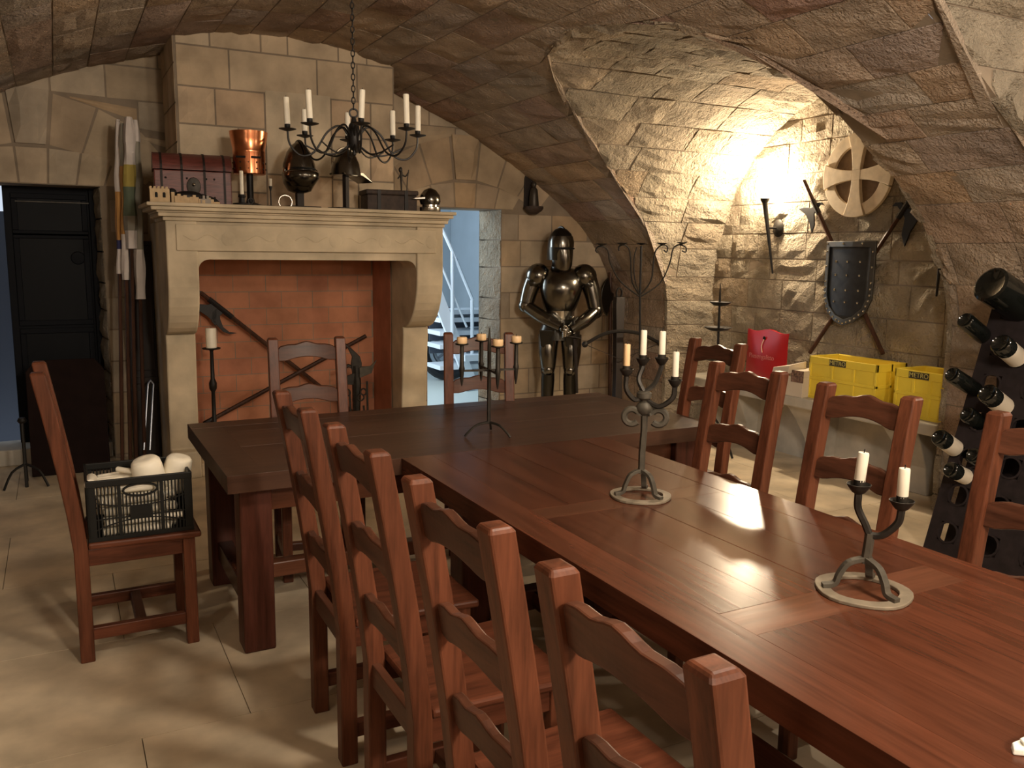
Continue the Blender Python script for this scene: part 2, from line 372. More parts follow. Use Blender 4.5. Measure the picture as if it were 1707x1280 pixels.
# bays
def bay(b, idx, wall, near_shift):
    by = np.array([p[0] for p in b]); bz = np.array([p[1] for p in b])
    bs = np.concatenate([[0], np.cumsum(np.hypot(np.diff(by), np.diff(bz)))])
    def f(qv, X):
        y = float(np.interp(qv, bs, by)); z = float(np.interp(qv, bs, bz))
        xg = XC + dx_of_z(z); X = max(X, xg - .012)
        if near_shift: y -= .2 * max(0, (X - 4.87) / .43) * max(0, 1 - qv / 2.6)
        ya, za = float(np.interp(qv - .08, bs, by)), float(np.interp(qv - .08, bs, bz)); yb, zb = float(np.interp(qv + .08, bs, by)), float(np.interp(qv + .08, bs, bz))
        t = V((0, yb - ya, zb - za)).normalized(); return V((X, y, z)), V((0, t.z, -t.y)) * -1 if False else V((0, -abs(t.z) if qv < bs[-1] * .5 else abs(t.z), -abs(t.y)))
    mb = MB(); n = 260
    qs = sorted(set(list(np.linspace(0, bs[-1], n + 1)) + list(bs)))
    for q0, q1 in zip(qs, qs[1:]):
        if q1 - q0 < 1e-6: continue
        xa, xb = XC + dx_of_z(f(q0, 0)[0].z), XC + dx_of_z(f(q1, 0)[0].z)
        for k in range(4):
            mb.add([f(q0, xa + (XW - xa) * k / 4)[0], f(q1, xb + (XW - xb) * k / 4)[0], f(q1, xb + (XW - xb) * (k + 1) / 4)[0], f(q0, xa + (XW - xa) * (k + 1) / 4)[0]], [(0, 1, 2, 3)])
    o = structure(mb.build('ceiling_bay', 'mortar'))
    r = random.Random(11 + idx); qv = 0
    while qv < bs[-1] - .05:
        h = r.uniform(.21, .28); e = min(qv + h, bs[-1]); mid = (qv + e) / 2
        zc = f(mid, 0)[0].z; xg = XC + dx_of_z(zc); X = XW - r.uniform(0, .1)
        xs = XW
        while xs > xg + .02:
            L = r.uniform(.34, .62); x0 = max(xs - L, xg)
            if x0 - xg < .15: x0 = xg - .08
            if seen(f(mid, (x0 + xs) / 2)[0], 110): block(o, f, qv, e, x0, xs, 'rock', proud=.024, rough=.02, gap=.005)
            xs = x0
        qv = e
    return o
bay(BAYS[0], 0, None, True); bay(BAYS[1], 1, None, False)

# right wall at the back of the bays
def fright(y, z): return V((XW, y, z)), V((-1, 0, 0))
wr = structure(MB().add([(XW, -2.6, 0), (XW, 7.1, 0), (XW, 7.1, 3.0), (XW, -2.6, 3.0)], [(0, 1, 2, 3)]).build('wall_right', 'mortar'))
r2 = random.Random(5)
for z0, z1 in rows(0, 2.95, .17, .25, r2):
    y = 6.15
    while y > 3.35:
        L = r2.uniform(.26, .55); y0 = max(y - L, 3.3)
        top = bay_top(min(max((y + y0) / 2, 3.5), 5.95))
        if z0 < top + .05 and seen(fright((y + y0) / 2, (z0 + z1) / 2)[0], 150): block(wr, fright, y0, y, z0, z1, 'rock', proud=.016, rough=.014, gap=.005)
        y = y0

# back wall with two arched doorways
DL, DR = (-.62, .325), (2.90, 3.63); ZL_, ZR_ = 2.04, 1.985
wb = MB()
def holewall(mb, Y, x0, x1, z1, holes):
    xs = sorted({x0, x1, *[h[0] for h in holes], *[h[1] for h in holes]})
    for a, b in zip(xs, xs[1:]):
        hz = max([h[2] for h in holes if h[0] <= a and b <= h[1]] + [0])
        mb.add([(a, Y, hz), (b, Y, hz), (b, Y, z1), (a, Y, z1)], [(0, 1, 2, 3)])
holewall(wb, YB, -1.95, 5.35, 3.2, [(*DL, ZL_), (*DR, ZR_)])
for (a, b), zt in ((DL, ZL_), (DR, ZR_)):
    y2 = YB + .38
    wb.add([(a, YB, 0), (a, y2, 0), (a, y2, zt), (a, YB, zt)], [(0, 1, 2, 3)]); wb.add([(b, YB, 0), (b, YB, zt), (b, y2, zt), (b, y2, 0)], [(0, 1, 2, 3)])
    wb.add([(a, YB, zt), (a, y2, zt), (b, y2, zt), (b, YB, zt)], [(0, 1, 2, 3)])
wallb = structure(wb.build('wall_back', 'mortar'))
def fback(x, z): return V((x, YB, z)), V((0, -1, 0))
def vault_top(x): return float(np.interp(abs(x - XC), PX, PZ))
# voussoir rings: (centre x, opening edges, springing)
def fring(cx, cz):
    def f(t, r_): return V((cx + r_ * math.sin(t), YB, cz + r_ * math.cos(t))), V((0, -1, 0))
    return f
def wedge(parent, pts, mat='dressed', proud=.012):   # flat stone from four (x,z) corners
    c = V((sum(p[0] for p in pts) / 4, sum(p[1] for p in pts) / 4)); g = .007
    def f(a, b):
        lo = V(pts[0]).lerp(V(pts[1]), a); hi = V(pts[3]).lerp(V(pts[2]), a); p = lo.lerp(hi, b); return V((p.x, YB, p.y)), V((0, -1, 0))
    wx = (V(pts[1]) - V(pts[0])).length; hz = (V(pts[3]) - V(pts[0])).length
    def f2(a, b): return f(a / wx, b / hz)
    return block(parent, f2, 0, wx, 0, hz, mat, proud=proud, rough=.003, gap=g)
def doorway(cx, half, zt, inner, outer, ktop, nb):
    rise = .10
    def zi(x, base): return base - rise * ((x - cx) / (half + .1)) ** 2
    e = [cx - half - .12 + (2 * half + .24) * i / nb for i in range(nb + 1)]
    for a, b in zip(e, e[1:]):       # inner ring of small voussoirs
        ta, tb = (a - cx) * .16, (b - cx) * .16
        wedge(wallb, [(a, max(zi(a, zt), zt) if abs(a - cx) < half else zt), (b, zt), (b + tb, zi(b, zt + inner + .06)), (a + ta, zi(a, zt + inner + .06))])
    k0 = zt + inner + .07            # keystone, then the big voussoirs either side
    wedge(wallb, [(cx - .10, k0), (cx + .10, k0), (cx + .145, ktop), (cx - .145, ktop)], proud=.05)
    for sg in (-1, 1):
        xs = [.11, .32, .52, .74]; top = [ktop - .02, ktop - .10, ktop - .24, ktop - .46]; bot = [k0, k0 - .05, k0 - .13, k0 - .25]
        xt = [.15, .44, .72, .9]
        for i in range(3):
            w_ = [(cx + sg * xs[i], bot[i]), (cx + sg * xs[i + 1], bot[i + 1]), (cx + sg * xt[i + 1], top[i + 1]), (cx + sg * xt[i], top[i])]
            wedge(wallb, w_ if sg > 0 else [w_[1], w_[0], w_[3], w_[2]])
doorway(-.10, .515, ZL_, .20, .4, 2.70, 7); doorway(3.265, .365, ZR_, .17, .4, 2.62, 5)
r3 = random.Random(9)
def extrados(x):
    for cx, half, kt in ((-.10, .515, 2.70), (3.265, .365, 2.62)):
        dx = abs(x - cx)
        if dx < .9: return float(np.interp(dx, [0, .15, .44, .72, .9], [kt, kt - .02, kt - .10, kt - .24, kt - .46]))
    return -1
def blocked(x0, x1, z0, z1):
    xm, zm = (x0 + x1) / 2, (z0 + z1) / 2
    for cx, half, zt in ((-.10, .515, ZL_), (3.265, .365, ZR_)):
        dx = abs(xm - cx)
        if dx < half and zm < zt: return True
        if zm > zt - .12 and dx < .9 and max(z1 - extrados(x0), z1 - extrados(x1)) < .04: return True
    return False
k = 0
z = .03 - .24
while z < 3.1:
    x = -1.2 + r3.uniform(0, .3)
    while x < 4.87:
        L = r3.uniform(.34, .62); x1 = x + L
        edges = [x, x1]
        if z < 2.0:
            for d in (DL[0], DL[1], DR[0], DR[1]):
                if x + .02 < d < x1 - .02: edges.append(d)
        edges = sorted(min(e_, 4.87) for e_ in edges)
        for a, b in zip(edges, edges[1:]):
            if b - a < .05 or blocked(a, b, z, z + .24): continue
            if .85 < a and b < 2.3: continue
            if z > vault_top((a + b) / 2) + .02: continue
            if z > 1.9 and max(extrados(a), extrados(b)) > z:
                wedge(wallb, [(a, min(max(z, extrados(a)), z + .215)), (b, min(max(z, extrados(b)), z + .215)), (b, z + .24), (a, z + .24)]); continue
            if seen(V(((a + b) / 2, YB, z + .12)), 120): block(wallb, fback, a, b, max(z, 0), min(z + .24, 3.2), 'dressed', proud=.010, rough=.004)
        x = x1
    z += .24
# rough jamb stones in the door reveals
for X, nrm in ((DL[1], -1), (DR[1], -1)):
    zz = 0
    while zz < ZL_ - .1:
        h = r3.uniform(.2, .29); z1 = min(zz + h, ZR_ if X > 1 else ZL_)
        def fj(y, z_, X=X): return V((X - .10 * (y - YB), y, z_)), V((nrm, 0, 0))
        block(wallb, fj, YB + .0, YB + .38, zz, z1, 'rock', proud=.012, rough=.012, nx=4, ny=4); zz = z1

# chimney breast
YC = 6.42; CHX = (.79, 2.355)
ch = structure(MB().b2((CHX[0], YC, 1.80), (CHX[1], YB, 3.3)).build('wall_chimney', 'mortar'))
def fch(x, z): return V((x, YC, z)), V((0, -1, 0))
def fchs(sg):
    return lambda y, z: (V((CHX[0] if sg < 0 else CHX[1], y, z)), V((sg, 0, 0)))
lay = [(3.15, 2.965, [0, .37, .83, 1.1, 1.3, 1.52, 1.73, 1.97]), (2.965, 2.70, [0, .50, 1.37, 1.75, 2.35]), (2.70, 2.46, [0, .34, .80]), (2.46, 2.235, [0, .56, .80]), (2.235, 2.0, [0, .45, .80]), (2.0, 1.8, [0, .3, .8])]
sc_ = (CHX[1] - CHX[0]) / 2.16
U = lambda px: CHX[0] + (px / 4 + 280 - 292.5) / (657.5 - 292.5) * (CHX[1] - CHX[0])
crs = [(3.2, 2.965, [60, 270, 590, 765, 1110, 1312, 1505]), (2.965, 2.695, [60, 385, 960, 1240, 1505]), (2.695, 2.445, [60, 290, 605]), (2.445, 2.235, [60, 430, 605]), (2.235, 2.0, [60, 300, 605]), (2.0, 1.80, [60, 420, 605]),
       (2.695, 2.43, [1052, 1335, 1505]), (2.43, 2.12, [1052, 1330, 1505]), (2.12, 1.80, [1052, 1240, 1505])]
for zt, zb, xs in crs:
    for a, b in zip(xs, xs[1:]):
        block(ch, fch, U(a), U(b), zb, zt, 'chimney', proud=.012, rough=.003)
block(ch, fch, U(605), U(1052), 2.135, 2.72, 'chimney', proud=.02, rough=.002); block(ch, fch, U(605), U(1052), 1.80, 2.135, 'chimney', proud=.012, rough=.003)
for sg in (-1, 1):
    zz = 1.8
    for i in range(5):
        block(ch, fchs(sg), YC, YC + (.36 if i % 2 else .5), zz, zz + .26, 'chimney', proud=.01, rough=.003); block(ch, fchs(sg), YC + (.36 if i % 2 else .5), YB, zz, zz + .26, 'chimney', proud=.01, rough=.003); zz += .26

# floor of large flags
fl = structure(MB().add([(-1.95, -2.6, -.012), (5.35, -2.6, -.012), (5.35, YB + .4, -.012), (-1.95, YB + .4, -.012)], [(0, 1, 2, 3)]).build('floor', 'mortar'))
r4 = random.Random(21); y = -.4; row = 0
while y < YB + .38:
    y1 = min(y + .82, YB + .38); x = -1.95 + (row % 2) * -.35
    while x < 5.3:
        x1 = min(x + .82, 5.32); a = max(x, -1.93)
        if seen(((a + x1) / 2, (y + y1) / 2, 0), 300):
            m_ = MB().b2((a + .0015, y + .0015, -.03), (x1 - .0015, y1 - .0015, 0)); m_.build('flagstone', 'paver', fl)
        x = x1
    y = y1; row += 1
structure(MB().add([(XC - 3.37, -2.6, 0), (XC - 3.37, 7.1, 0), (XC - 3.37, 7.1, 1.4), (XC - 3.37, -2.6, 1.4)], [(0, 1, 2, 3)]).build('wall_left', 'vault'))
structure(MB().add([(-1.95, -2.6, 0), (5.35, -2.6, 0), (5.35, -2.6, 3.3), (-1.95, -2.6, 3.3)], [(0, 1, 2, 3)]).build('wall_front', 'vault'))

# stone bench along the right wall
bn = thing('stone_bench', 'long pale stone bench built along the rock-faced wall under the yellow crates', 'bench', (5.1, 4.6, 0))
MB().b2((4.87, 3.45, .47), (5.27, 5.98, .55)).build('slab', 'bench', bn, bevel=.012, off=bn.location)
for yy in (5.45, 4.62, 3.75):
    MB().loft([[V((x, yy + d, z)) for x, d in ((xf, -wd), (5.26, -wd), (5.26, wd), (xf, wd))] for z, xf, wd in ((0, 5.12, .09), (.2, 5.08, .10), (.36, 4.99, .12), (.47, 4.91, .14))]).build('support', 'bench', bn, bevel=.008, off=bn.location)
MB().b2((5.2, 3.45, 0), (5.27, 5.98, .47)).build('back_course', 'bench', bn, off=bn.location)


# ------------------------------------------------------------------ rooms beyond the two doorways
hl = MB()
def quad(mb, a, b, c, d): mb.add([a, b, c, d], [(0, 1, 2, 3)])
HX0, HX1, HY1 = 1.6, 6.2, 11.4
hh = MB(); quad(hh, (HX0, YB + .38, -.01), (HX1, YB + .38, -.01), (HX1, HY1, -.01), (HX0, HY1, -.01)); structure(hh.build('floor', 'hallf'))
hw = MB(); quad(hw, (HX0, HY1, -.1), (HX1, HY1, -.1), (HX1, HY1, 3.6), (HX0, HY1, 3.6)); structure(hw.build('wall_hall_back', 'hall'))
hw = MB(); quad(hw, (HX0, YB + .38, -.1), (HX0, HY1, -.1), (HX0, HY1, 3.6), (HX0, YB + .38, 3.6)); structure(hw.build('wall_hall_left', 'hall'))
hw = MB(); quad(hw, (HX1, YB + .38, -.1), (HX1, HY1, -.1), (HX1, HY1, 3.6), (HX1, YB + .38, 3.6)); structure(hw.build('wall_hall_right', 'hall'))
hw = MB(); quad(hw, (HX0, YB + .38, 3.6), (HX1, YB + .38, 3.6), (HX1, HY1, 3.6), (HX0, HY1, 3.6)); structure(hw.build('ceiling_hall', 'hall'))
hw = MB(); holewall(hw, YB + .381, HX0, HX1, 3.6, [(DR[0] - .0, DR[1] - .04, ZR_)]); structure(hw.build('wall_hall_front', 'hall'))
structure(MB().b2((5.02, 10.3, 0), (5.55, 11.39, 3.59)).build('trim_1', 'hall'))

# steel stair seen through the right doorway
YS = 9.0
st = thing('metal_staircase', 'white steel staircase with open dark treads in the daylit hall beyond the right doorway', 'staircase', at(780, 650, Y=YS) * 1)
st.location.z = 0
m = MB(); a = at(700, 415, Y=YS); b = at(800, 668, Y=YS); m.hexa([a + V((-.07, 0, 0)), a + V((.07, 0, 0)), a + V((.07, .05, 0)), a + V((-.07, .05, 0)), b + V((-.09, 0, 0)), b + V((.06, 0, 0)), b + V((.06, .05, 0)), b + V((-.09, .05, 0))])
m.build('stringer', 'white', st, off=st.location)
for k, (py, tx) in enumerate([(520, 0), (533, 1), (555, 1), (577, 1), (612, 1)]):
    p = at(738, py, Y=YS + .1); m = MB().b2((p.x - .05, YS + .06, p.z - .03), (p.x + .75, YS + .45, p.z + .02)); m.build('tread', 'white', st, off=st.location)
    if k < 4: MB().b2((p.x, YS + .5, p.z - .13), (p.x + .75, YS + .52, p.z - .03)).build('riser', 'tread', st, off=st.location)
for pth in ([(700, 315), (738, 383), (757, 425), (788, 500)], [(700, 380), (738, 448), (778, 545)]):
    MB().tube([at(u, v, Y=YS) for u, v in pth], .022 if pth[0][1] < 350 else .014, 8).build('handrail', 'white', st, smooth=SM, off=st.location)
for u, v0, v1 in ((754, 420, 560), (787, 500, 600)):
    MB().tube([at(u, v0, Y=YS), at(u, v1, Y=YS)], .022, 8).build('baluster', 'white', st, smooth=SM, off=st.location)
MB().tube([at(778, 640, Y=YS), V((at(778, 690, Y=YS).x, YS, 0))], .04, 4).build('post', 'white', st, off=st.location)
MB().b2((at(768, 0, Y=YS).x, YS - .15, at(768, 600, Y=YS).z), (at(768, 0, Y=YS).x + .7, YS + .3, at(768, 590, Y=YS).z)).build('landing_shelf', 'white', st, off=st.location)

bk = thing('motorbike', 'dark maroon motorbike parked behind the staircase, its black wheel showing', 'motorbike', V((at(745, 600, Y=9.9).x, 9.9, 0)))
c = at(748, 592, Y=9.9); rr = .33; c.z = max(c.z, rr + .02)
c.z = rr + .05
MB().tube([c + V((rr * math.cos(t), 0, rr * math.sin(t))) for t in np.linspace(0, 2 * math.pi, 28)[:-1]], .065, 8, closed=True).build('tyre', 'tyre', bk, smooth=SM, off=bk.location)
mm = MB().tube([c + V((.2 * math.cos(t), 0, .2 * math.sin(t))) for t in np.linspace(0, 2 * math.pi, 24)[:-1]], .025, 6, closed=True)
for t in np.linspace(0, 2 * math.pi, 6)[:-1]: mm.tube([c, c + V((.2 * math.cos(t), 0, .2 * math.sin(t)))], .018, 5)
mm.lathe([(.06, -.05), (.06, .05)], c, 12, Matrix.Rotation(rad(90), 3, 'X')).build('wheel', 'hub', bk, smooth=SM, off=bk.location)
MB().loft([[c + V((x, y * w_, z)) for y in (-.12, .12) for z in ((z0, z1) if y < 0 else (z1, z0))] for x, z0, z1, w_ in ((-.95, .25, .5, .6), (-.5, .2, .62, 1), (-.1, .35, .55, .9), (.25, .42, .5, .5))]).build('body', 'maroon', bk, bevel=.03, off=bk.location)
MB().tube([c + V((-1.4 + .33 * math.cos(t), 0, .33 * math.sin(t))) for t in np.linspace(0, 2 * math.pi, 28)[:-1]], .065, 8, closed=True).build('tyre', 'tyre', bk, smooth=SM, off=bk.location)
MB().tube([c, c + V((-.12, -.1, .45)), c + V((-.2, -.1, .7))], .025, 6).build('fork', 'hub', bk, off=bk.location)
MB().tube([c + V((-.2, -.1, .7)), c + V((-.25, -.35, .72))], .018, 6).build('handlebar', 'hub', bk, off=bk.location)

# left doorway: dark door leaf standing in the opening, daylight in the slit beside it
YD = YB + .30
DX0 = at(9, 400, Y=YD).x
dr = structure(MB().b2((DX0, YD, .12), (.26, YD + .05, 2.06)).build('door_1', 'navy', bevel=.004))
for x0, x1, z0, z1 in ((DX0 + .09, .20, 1.72, 1.95), (DX0 + .09, .20, 1.05, 1.66), (DX0 + .09, .20, .25, .95)):
    f_ = MB(); f_.b2((x0 - .04, YD - .015, z0 - .04), (x1 + .04, YD, z0)); f_.b2((x0 - .04, YD - .015, z1), (x1 + .04, YD, z1 + .04)); f_.b2((x0 - .04, YD - .015, z0), (x0, YD, z1)); f_.b2((x1, YD - .015, z0), (x1 + .04, YD, z1)); pm_ = f_.build('panel_moulding', 'navy', dr, bevel=.004)
    MB().b2((x0, YD - .004, z0), (x1, YD, z1)).build('pane', 'glassd', pm_)
structure(MB().b2((-1.6, 8.6, -.1), (.6, 8.8, at(3, 352, Y=8.6).z)).build('outside_sky_block', 'tread'))  # added dark block, dims the door slit so sky shows only at its top
zz_ = at(80, 337, Y=YD).z; MB().b2((at(25, 337, Y=YD).x, YD - .024, zz_ - .004), (at(150, 337, Y=YD).x, YD - .016, zz_ + .004)).build('reflection_strip', 'iron', dr)  # thin strip added as a line of reflected light across the door
MB().lathe([(.05, 0), (.045, .006), (.001, .009)], at(130, 430, Y=YD - .005), 16, Matrix.Rotation(rad(90), 3, 'X')).build('door_boss', 'navy', dr, smooth=SM)
structure(MB().b2((-.62, YB + .05, 0), (.31, YB + .42, .12)).build('trim_2', 'bench', bevel=.01))
structure(MB().b2((.255, YD - .03, .12), (.33, YD + .08, 2.06)).build('trim_3', 'navy', bevel=.004))
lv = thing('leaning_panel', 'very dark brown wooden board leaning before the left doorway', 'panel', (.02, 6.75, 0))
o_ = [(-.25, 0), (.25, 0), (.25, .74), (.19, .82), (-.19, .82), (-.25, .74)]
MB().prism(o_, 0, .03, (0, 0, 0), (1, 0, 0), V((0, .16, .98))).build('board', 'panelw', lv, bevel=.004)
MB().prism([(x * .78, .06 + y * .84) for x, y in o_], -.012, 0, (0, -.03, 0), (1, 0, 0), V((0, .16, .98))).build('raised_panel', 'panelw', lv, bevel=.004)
is_ = thing('iron_stand', 'thin black iron stand on the floor by the left doorway', 'stand', V((at(45, 812, Z=0).x, at(45, 812, Z=0).y, 0)))
MB().tube([(0, 0, 0), (0, 0, .46)], .011, 6).build('rod', 'black', is_)
for a_ in (90, 210, 330): MB().tube(smoothpath([(0, 0, .16), (.09 * math.cos(rad(a_)), .09 * math.sin(rad(a_)), .12), (.15 * math.cos(rad(a_)), .15 * math.sin(rad(a_)), .01)], 3), .009, 6).build('leg', 'black', is_)
MB().lathe([(.02, .44), (.03, .455), (.02, .475), (.0, .48)], n=12).build('finial', 'black', is_, smooth=SM)

# dark niche furniture between doorway and fireplace
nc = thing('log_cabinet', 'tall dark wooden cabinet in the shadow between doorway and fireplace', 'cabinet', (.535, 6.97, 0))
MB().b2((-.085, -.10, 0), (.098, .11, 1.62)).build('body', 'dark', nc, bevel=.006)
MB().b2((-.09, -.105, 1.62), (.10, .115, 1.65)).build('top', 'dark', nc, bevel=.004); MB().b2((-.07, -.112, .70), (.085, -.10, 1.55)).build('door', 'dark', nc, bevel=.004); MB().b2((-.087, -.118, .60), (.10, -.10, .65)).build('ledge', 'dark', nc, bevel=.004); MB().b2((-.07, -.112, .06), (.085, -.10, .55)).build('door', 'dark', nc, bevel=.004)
wr_ = thing('fire_tongs', 'thin grey metal tongs leaning against the dark cabinet', 'tongs', (0, 0, 0))
for u0, u1 in ((240, 247), (250, 256)):
    MB().tube([at(u0, 750, Y=6.55), at(u1, 640, Y=6.7)], .006, 6).build('arm', 'hub', wr_)
MB().tube([at(247, 640, Y=6.7), at(251, 634, Y=6.7), at(256, 640, Y=6.7)], .008, 6).build('pivot', 'hub', wr_)

# ------------------------------------------------------------------ fireplace
FY, FL = 5.95, 6.28
fp = thing('stone_fireplace', 'large pale carved stone fireplace with a moulded mantel and terracotta brick back', 'fireplace', (1.6, 6.3, 0))
OX = (.83, 2.352); FX = (.637, 2.56)
pf = [(FY, 1.78), (FY, 1.42)] + [(FY + .30 * (1 - math.cos(rad(t))), 1.42 - .40 * math.sin(rad(t))) for t in range(10, 91, 10)]
pf += [(FL + .0, 1.02), (FL - .03, 1.02), (FL - .035, .95), (FL - .02, .80), (FL + .0, .55), (FL + .02, .20), (FL - .05, .19), (FL - .06, .02), (FL - .06, 0), (6.9, 0), (6.9, 1.78)]
for x0, x1 in ((FX[0], OX[0]), (OX[1], FX[1])):
    MB().prism([(y, z) for y, z in pf], x0, x1, (0, 0, 0), (0, 1, 0), (0, 0, 1)).build('jamb', 'mantel', fp, bevel=.01, off=fp.location)
# lintel with rounded lower corners
lo = [(OX[0], 1.78), (OX[0], 1.40)] + [(OX[0] + .07 * (1 - math.cos(rad(t))), 1.46 + .07 * math.sin(rad(t))) for t in range(0, 91, 15)] + [(OX[1] - .07 * (1 - math.cos(rad(t))), 1.46 + .07 * math.sin(rad(t))) for t in range(90, -1, -15)] + [(OX[1], 1.40), (OX[1], 1.78)]
lo = [(x, z) for x, z in lo if not (z == 1.40)]
MB().prism(lo, -.26, 0, (0, FY + .02, 0), (1, 0, 0), (0, 0, 1)).build('lintel', 'mantel', fp, bevel=.006, off=fp.location)
MB().prism([(FX[0] + .06, 1.585), (FX[1] - .06, 1.585), (FX[1] - .06, 1.755), (FX[0] + .06, 1.755)], 0, .012, (0, FY, 0), (1, 0, 0), (0, 0, 1)).build('frieze', 'mantel', fp, bevel=.006, off=fp.location)
cv = MB()   # shallow carved scroll on the frieze
for k in range(5):
    x = .85 + k * .36
    cv.tube([(x + .11 * t, FY - .010, 1.67 + .018 * math.sin(t * 4 + k * 1.7)) for t in np.linspace(-1, 1, 18)], .005, 5)
    cv.ball((x + .17, FY - .0115, 1.665), (.05, .003, .05), 12, 6)
cv.build('carving', 'mantel', fp, smooth=SM, off=fp.location)
steps = [(1.775, 1.80, .015), (1.80, 1.825, .045), (1.825, 1.838, .055), (1.838, 1.862, .09), (1.862, 1.885, .115)]
sh = MB()
for z0, z1, o_ in steps: sh.b2((FX[0] - o_, FY - o_, z0), (FX[1] + o_ * .5, YC + .02, z1))
sh.build('mantel_shelf', 'mantel', fp, bevel=.006, off=fp.location)
ZM = 1.885
FB = 6.93
bp_ = MB(); quad(bp_, (OX[0] - .0, FB, 0), (OX[1], FB, 0), (OX[1], FB, 1.9), (OX[0], FB, 1.9)); bp_.build('fireback', 'mortar', fp, off=fp.location)
def ffb(x, z): return V((x, FB, z)), V((0, -1, 0))
r5 = random.Random(4); z = .1; k = 0
while z < 1.85:
    x = OX[0] - (.12 if k % 2 else 0)
    while x < OX[1]:
        b_ = block(fp, ffb, max(x, OX[0]), min(x + .25, OX[1]), z, z + .13, 'fireback', name='brick', nx=2, ny=1, gap=.003, proud=.005, rough=.001) if min(x + .25, OX[1]) - max(x, OX[0]) > .03 else None
        if b_: b_.data.transform(Matrix.Translation(-V(fp.location)))
        x += .25
    z += .13; k += 1
for X, n_ in ((OX[0], 1), (OX[1], -1)):
    MB().b2((X - .01, 6.5, 0), (X + .012 * n_, FB, 1.9)).build('side_lining', 'fireback', fp, off=fp.location)
MB().b2((OX[0], 6.24, 0), (OX[1], FB, .10)).build('hearth', 'paver', fp, bevel=.01, off=fp.location)
MB().b2((FX[0], 6.9, 0), (OX[0] - .0, YB - .001, 1.86)).build('side_cheek', 'mantel', fp, off=fp.location); MB().b2((OX[1], 6.9, 0), (FX[1], YB - .001, 1.86)).build('side_cheek', 'mantel', fp, off=fp.location)
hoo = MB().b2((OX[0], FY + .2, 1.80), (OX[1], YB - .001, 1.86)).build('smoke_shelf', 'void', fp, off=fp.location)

# ------------------------------------------------------------------ polearms
def along(a, b): a, b = V(a), V(b); return a, b, (b - a).normalized()
def halberd(label, a, b, blade_at, face, scale=1, group=None, mat='black', blade_px=None):
    a, b, d = along(a, b); L = (b - a).length
    t = thing('halberd', label, 'halberd', a, 0, group)
    n = V(face); s_ = d.cross(n).normalized()
    MB().tube([a, a + d * L * .96], .016, 8).build('shaft', 'shaft', t, smooth=SM, off=a)
    o = a + d * L * blade_at
    def pr(pts, name): MB().prism([(x * scale, y * scale) for x, y in pts], -.006, .006, o, d, s_).build(name, mat, t, bevel=.002, off=a)
    if blade_px: MB().prism([(at(u, v, Y=YH).x - a.x, at(u, v, Y=YH).z - a.z) for u, v in blade_px], -.006, .006, (0, -.0, 0), (1, 0, 0), (0, 0, 1)).build('axe_blade', mat, t, bevel=.002)
    else: pr([(-.03, -.015), (.03, -.015), (.05, -.08), (.13, -.17), (.17, -.27), (.02, -.20), (-.12, -.20), (-.27, -.24), (-.20, -.14), (-.06, -.07)], 'axe_blade')
    pr([(-.03, .015), (.03, .015), (.04, .06), (.0, .12), (-.05, .13), (-.015, .08)], 'hook')
    MB().tube([o - d * .10 * scale, o + d * .12 * scale], .021, 8).build('socket', mat, t, off=a)
    MB().prism([(.12 * scale, -.012), (.42 * scale, 0), (.12 * scale, .012)], -.006, .006, o, d, s_).build('spike', mat, t, off=a)
    return t
YH = FB - .10
halberd('halberd with a forked iron head crossed upper left inside the fireplace', at(592, 690, Y=YH), at(322, 478, Y=YH), .84, (0, 1, 0), 1.0, None, blade_px=[(316, 505), (345, 508), (356, 505), (362, 510), (366, 520), (367, 532), (372, 545), (382, 553), (395, 555), (383, 557), (372, 553), (360, 541), (345, 527), (330, 517), (316, 514)])
pt = thing('plain_pole', 'plain dark wooden pole crossed beneath the halberd inside the fireplace', 'pole', at(352, 700, Y=YH - .05))
MB().tube([at(352, 700, Y=YH - .05), at(610, 560, Y=YH - .05)], .017, 8).build('shaft', 'shaft', pt, smooth=SM, off=pt.location)
MB().tube([at(340, 707, Y=YH - .05), at(356, 698, Y=YH - .05)], .021, 8).build('ferrule', 'black', pt, smooth=SM, off=pt.location)

# black floor candle stand inside the fireplace
def candle(loc, r, h, label, group=None, mat='wax', wick=True, tilt=(0, 0)):
    t = thing('candle', label, 'candle', loc, 0, group); t.rotation_euler = (tilt[0], tilt[1], 0)
    MB().lathe([(r * .9, 0), (r, .004), (r, h - .006), (r * .93, h - .001), (r * .6, h), (r * .35, h - .003), (.001, h - .004)], n=14).build('wax', mat, t, smooth=SM)
    if wick: MB().tube([(0, 0, h - .004), (.001, .001, h + .008)], .0015, 5).build('wick', 'black', t)
    return t
c = at(357, 690, Y=6.42); c = V((c.x, 6.42, .10))
ztop = at(352, 580, Y=6.42).z
cs = thing('floor_candlestick', 'tall turned black iron candlestick standing inside the fireplace left', 'candlestick', c)
H_ = ztop - c.z
MB().lathe([(.10, 0), (.10, .012), (.03, .03), (.014, .06), (.014, H_ * .22), (.026, H_ * .24), (.03, H_ * .28), (.016, H_ * .32), (.013, H_ * .6), (.026, H_ * .63), (.028, H_ * .68), (.015, H_ * .72), (.012, H_ * .97), (.02, H_ - .01)], n=14).build('stem', 'black', cs, smooth=SM)
MB().lathe([(.02, H_ - .015), (.06, H_ - .008), (.065, H_), (.06, H_ + .002), (.0, H_)], n=18).build('drip_pan', 'black', cs, smooth=SM)
candle(c + V((0, 0, H_)), .038, .145, 'thick white candle on the tall black candlestick in the fireplace')

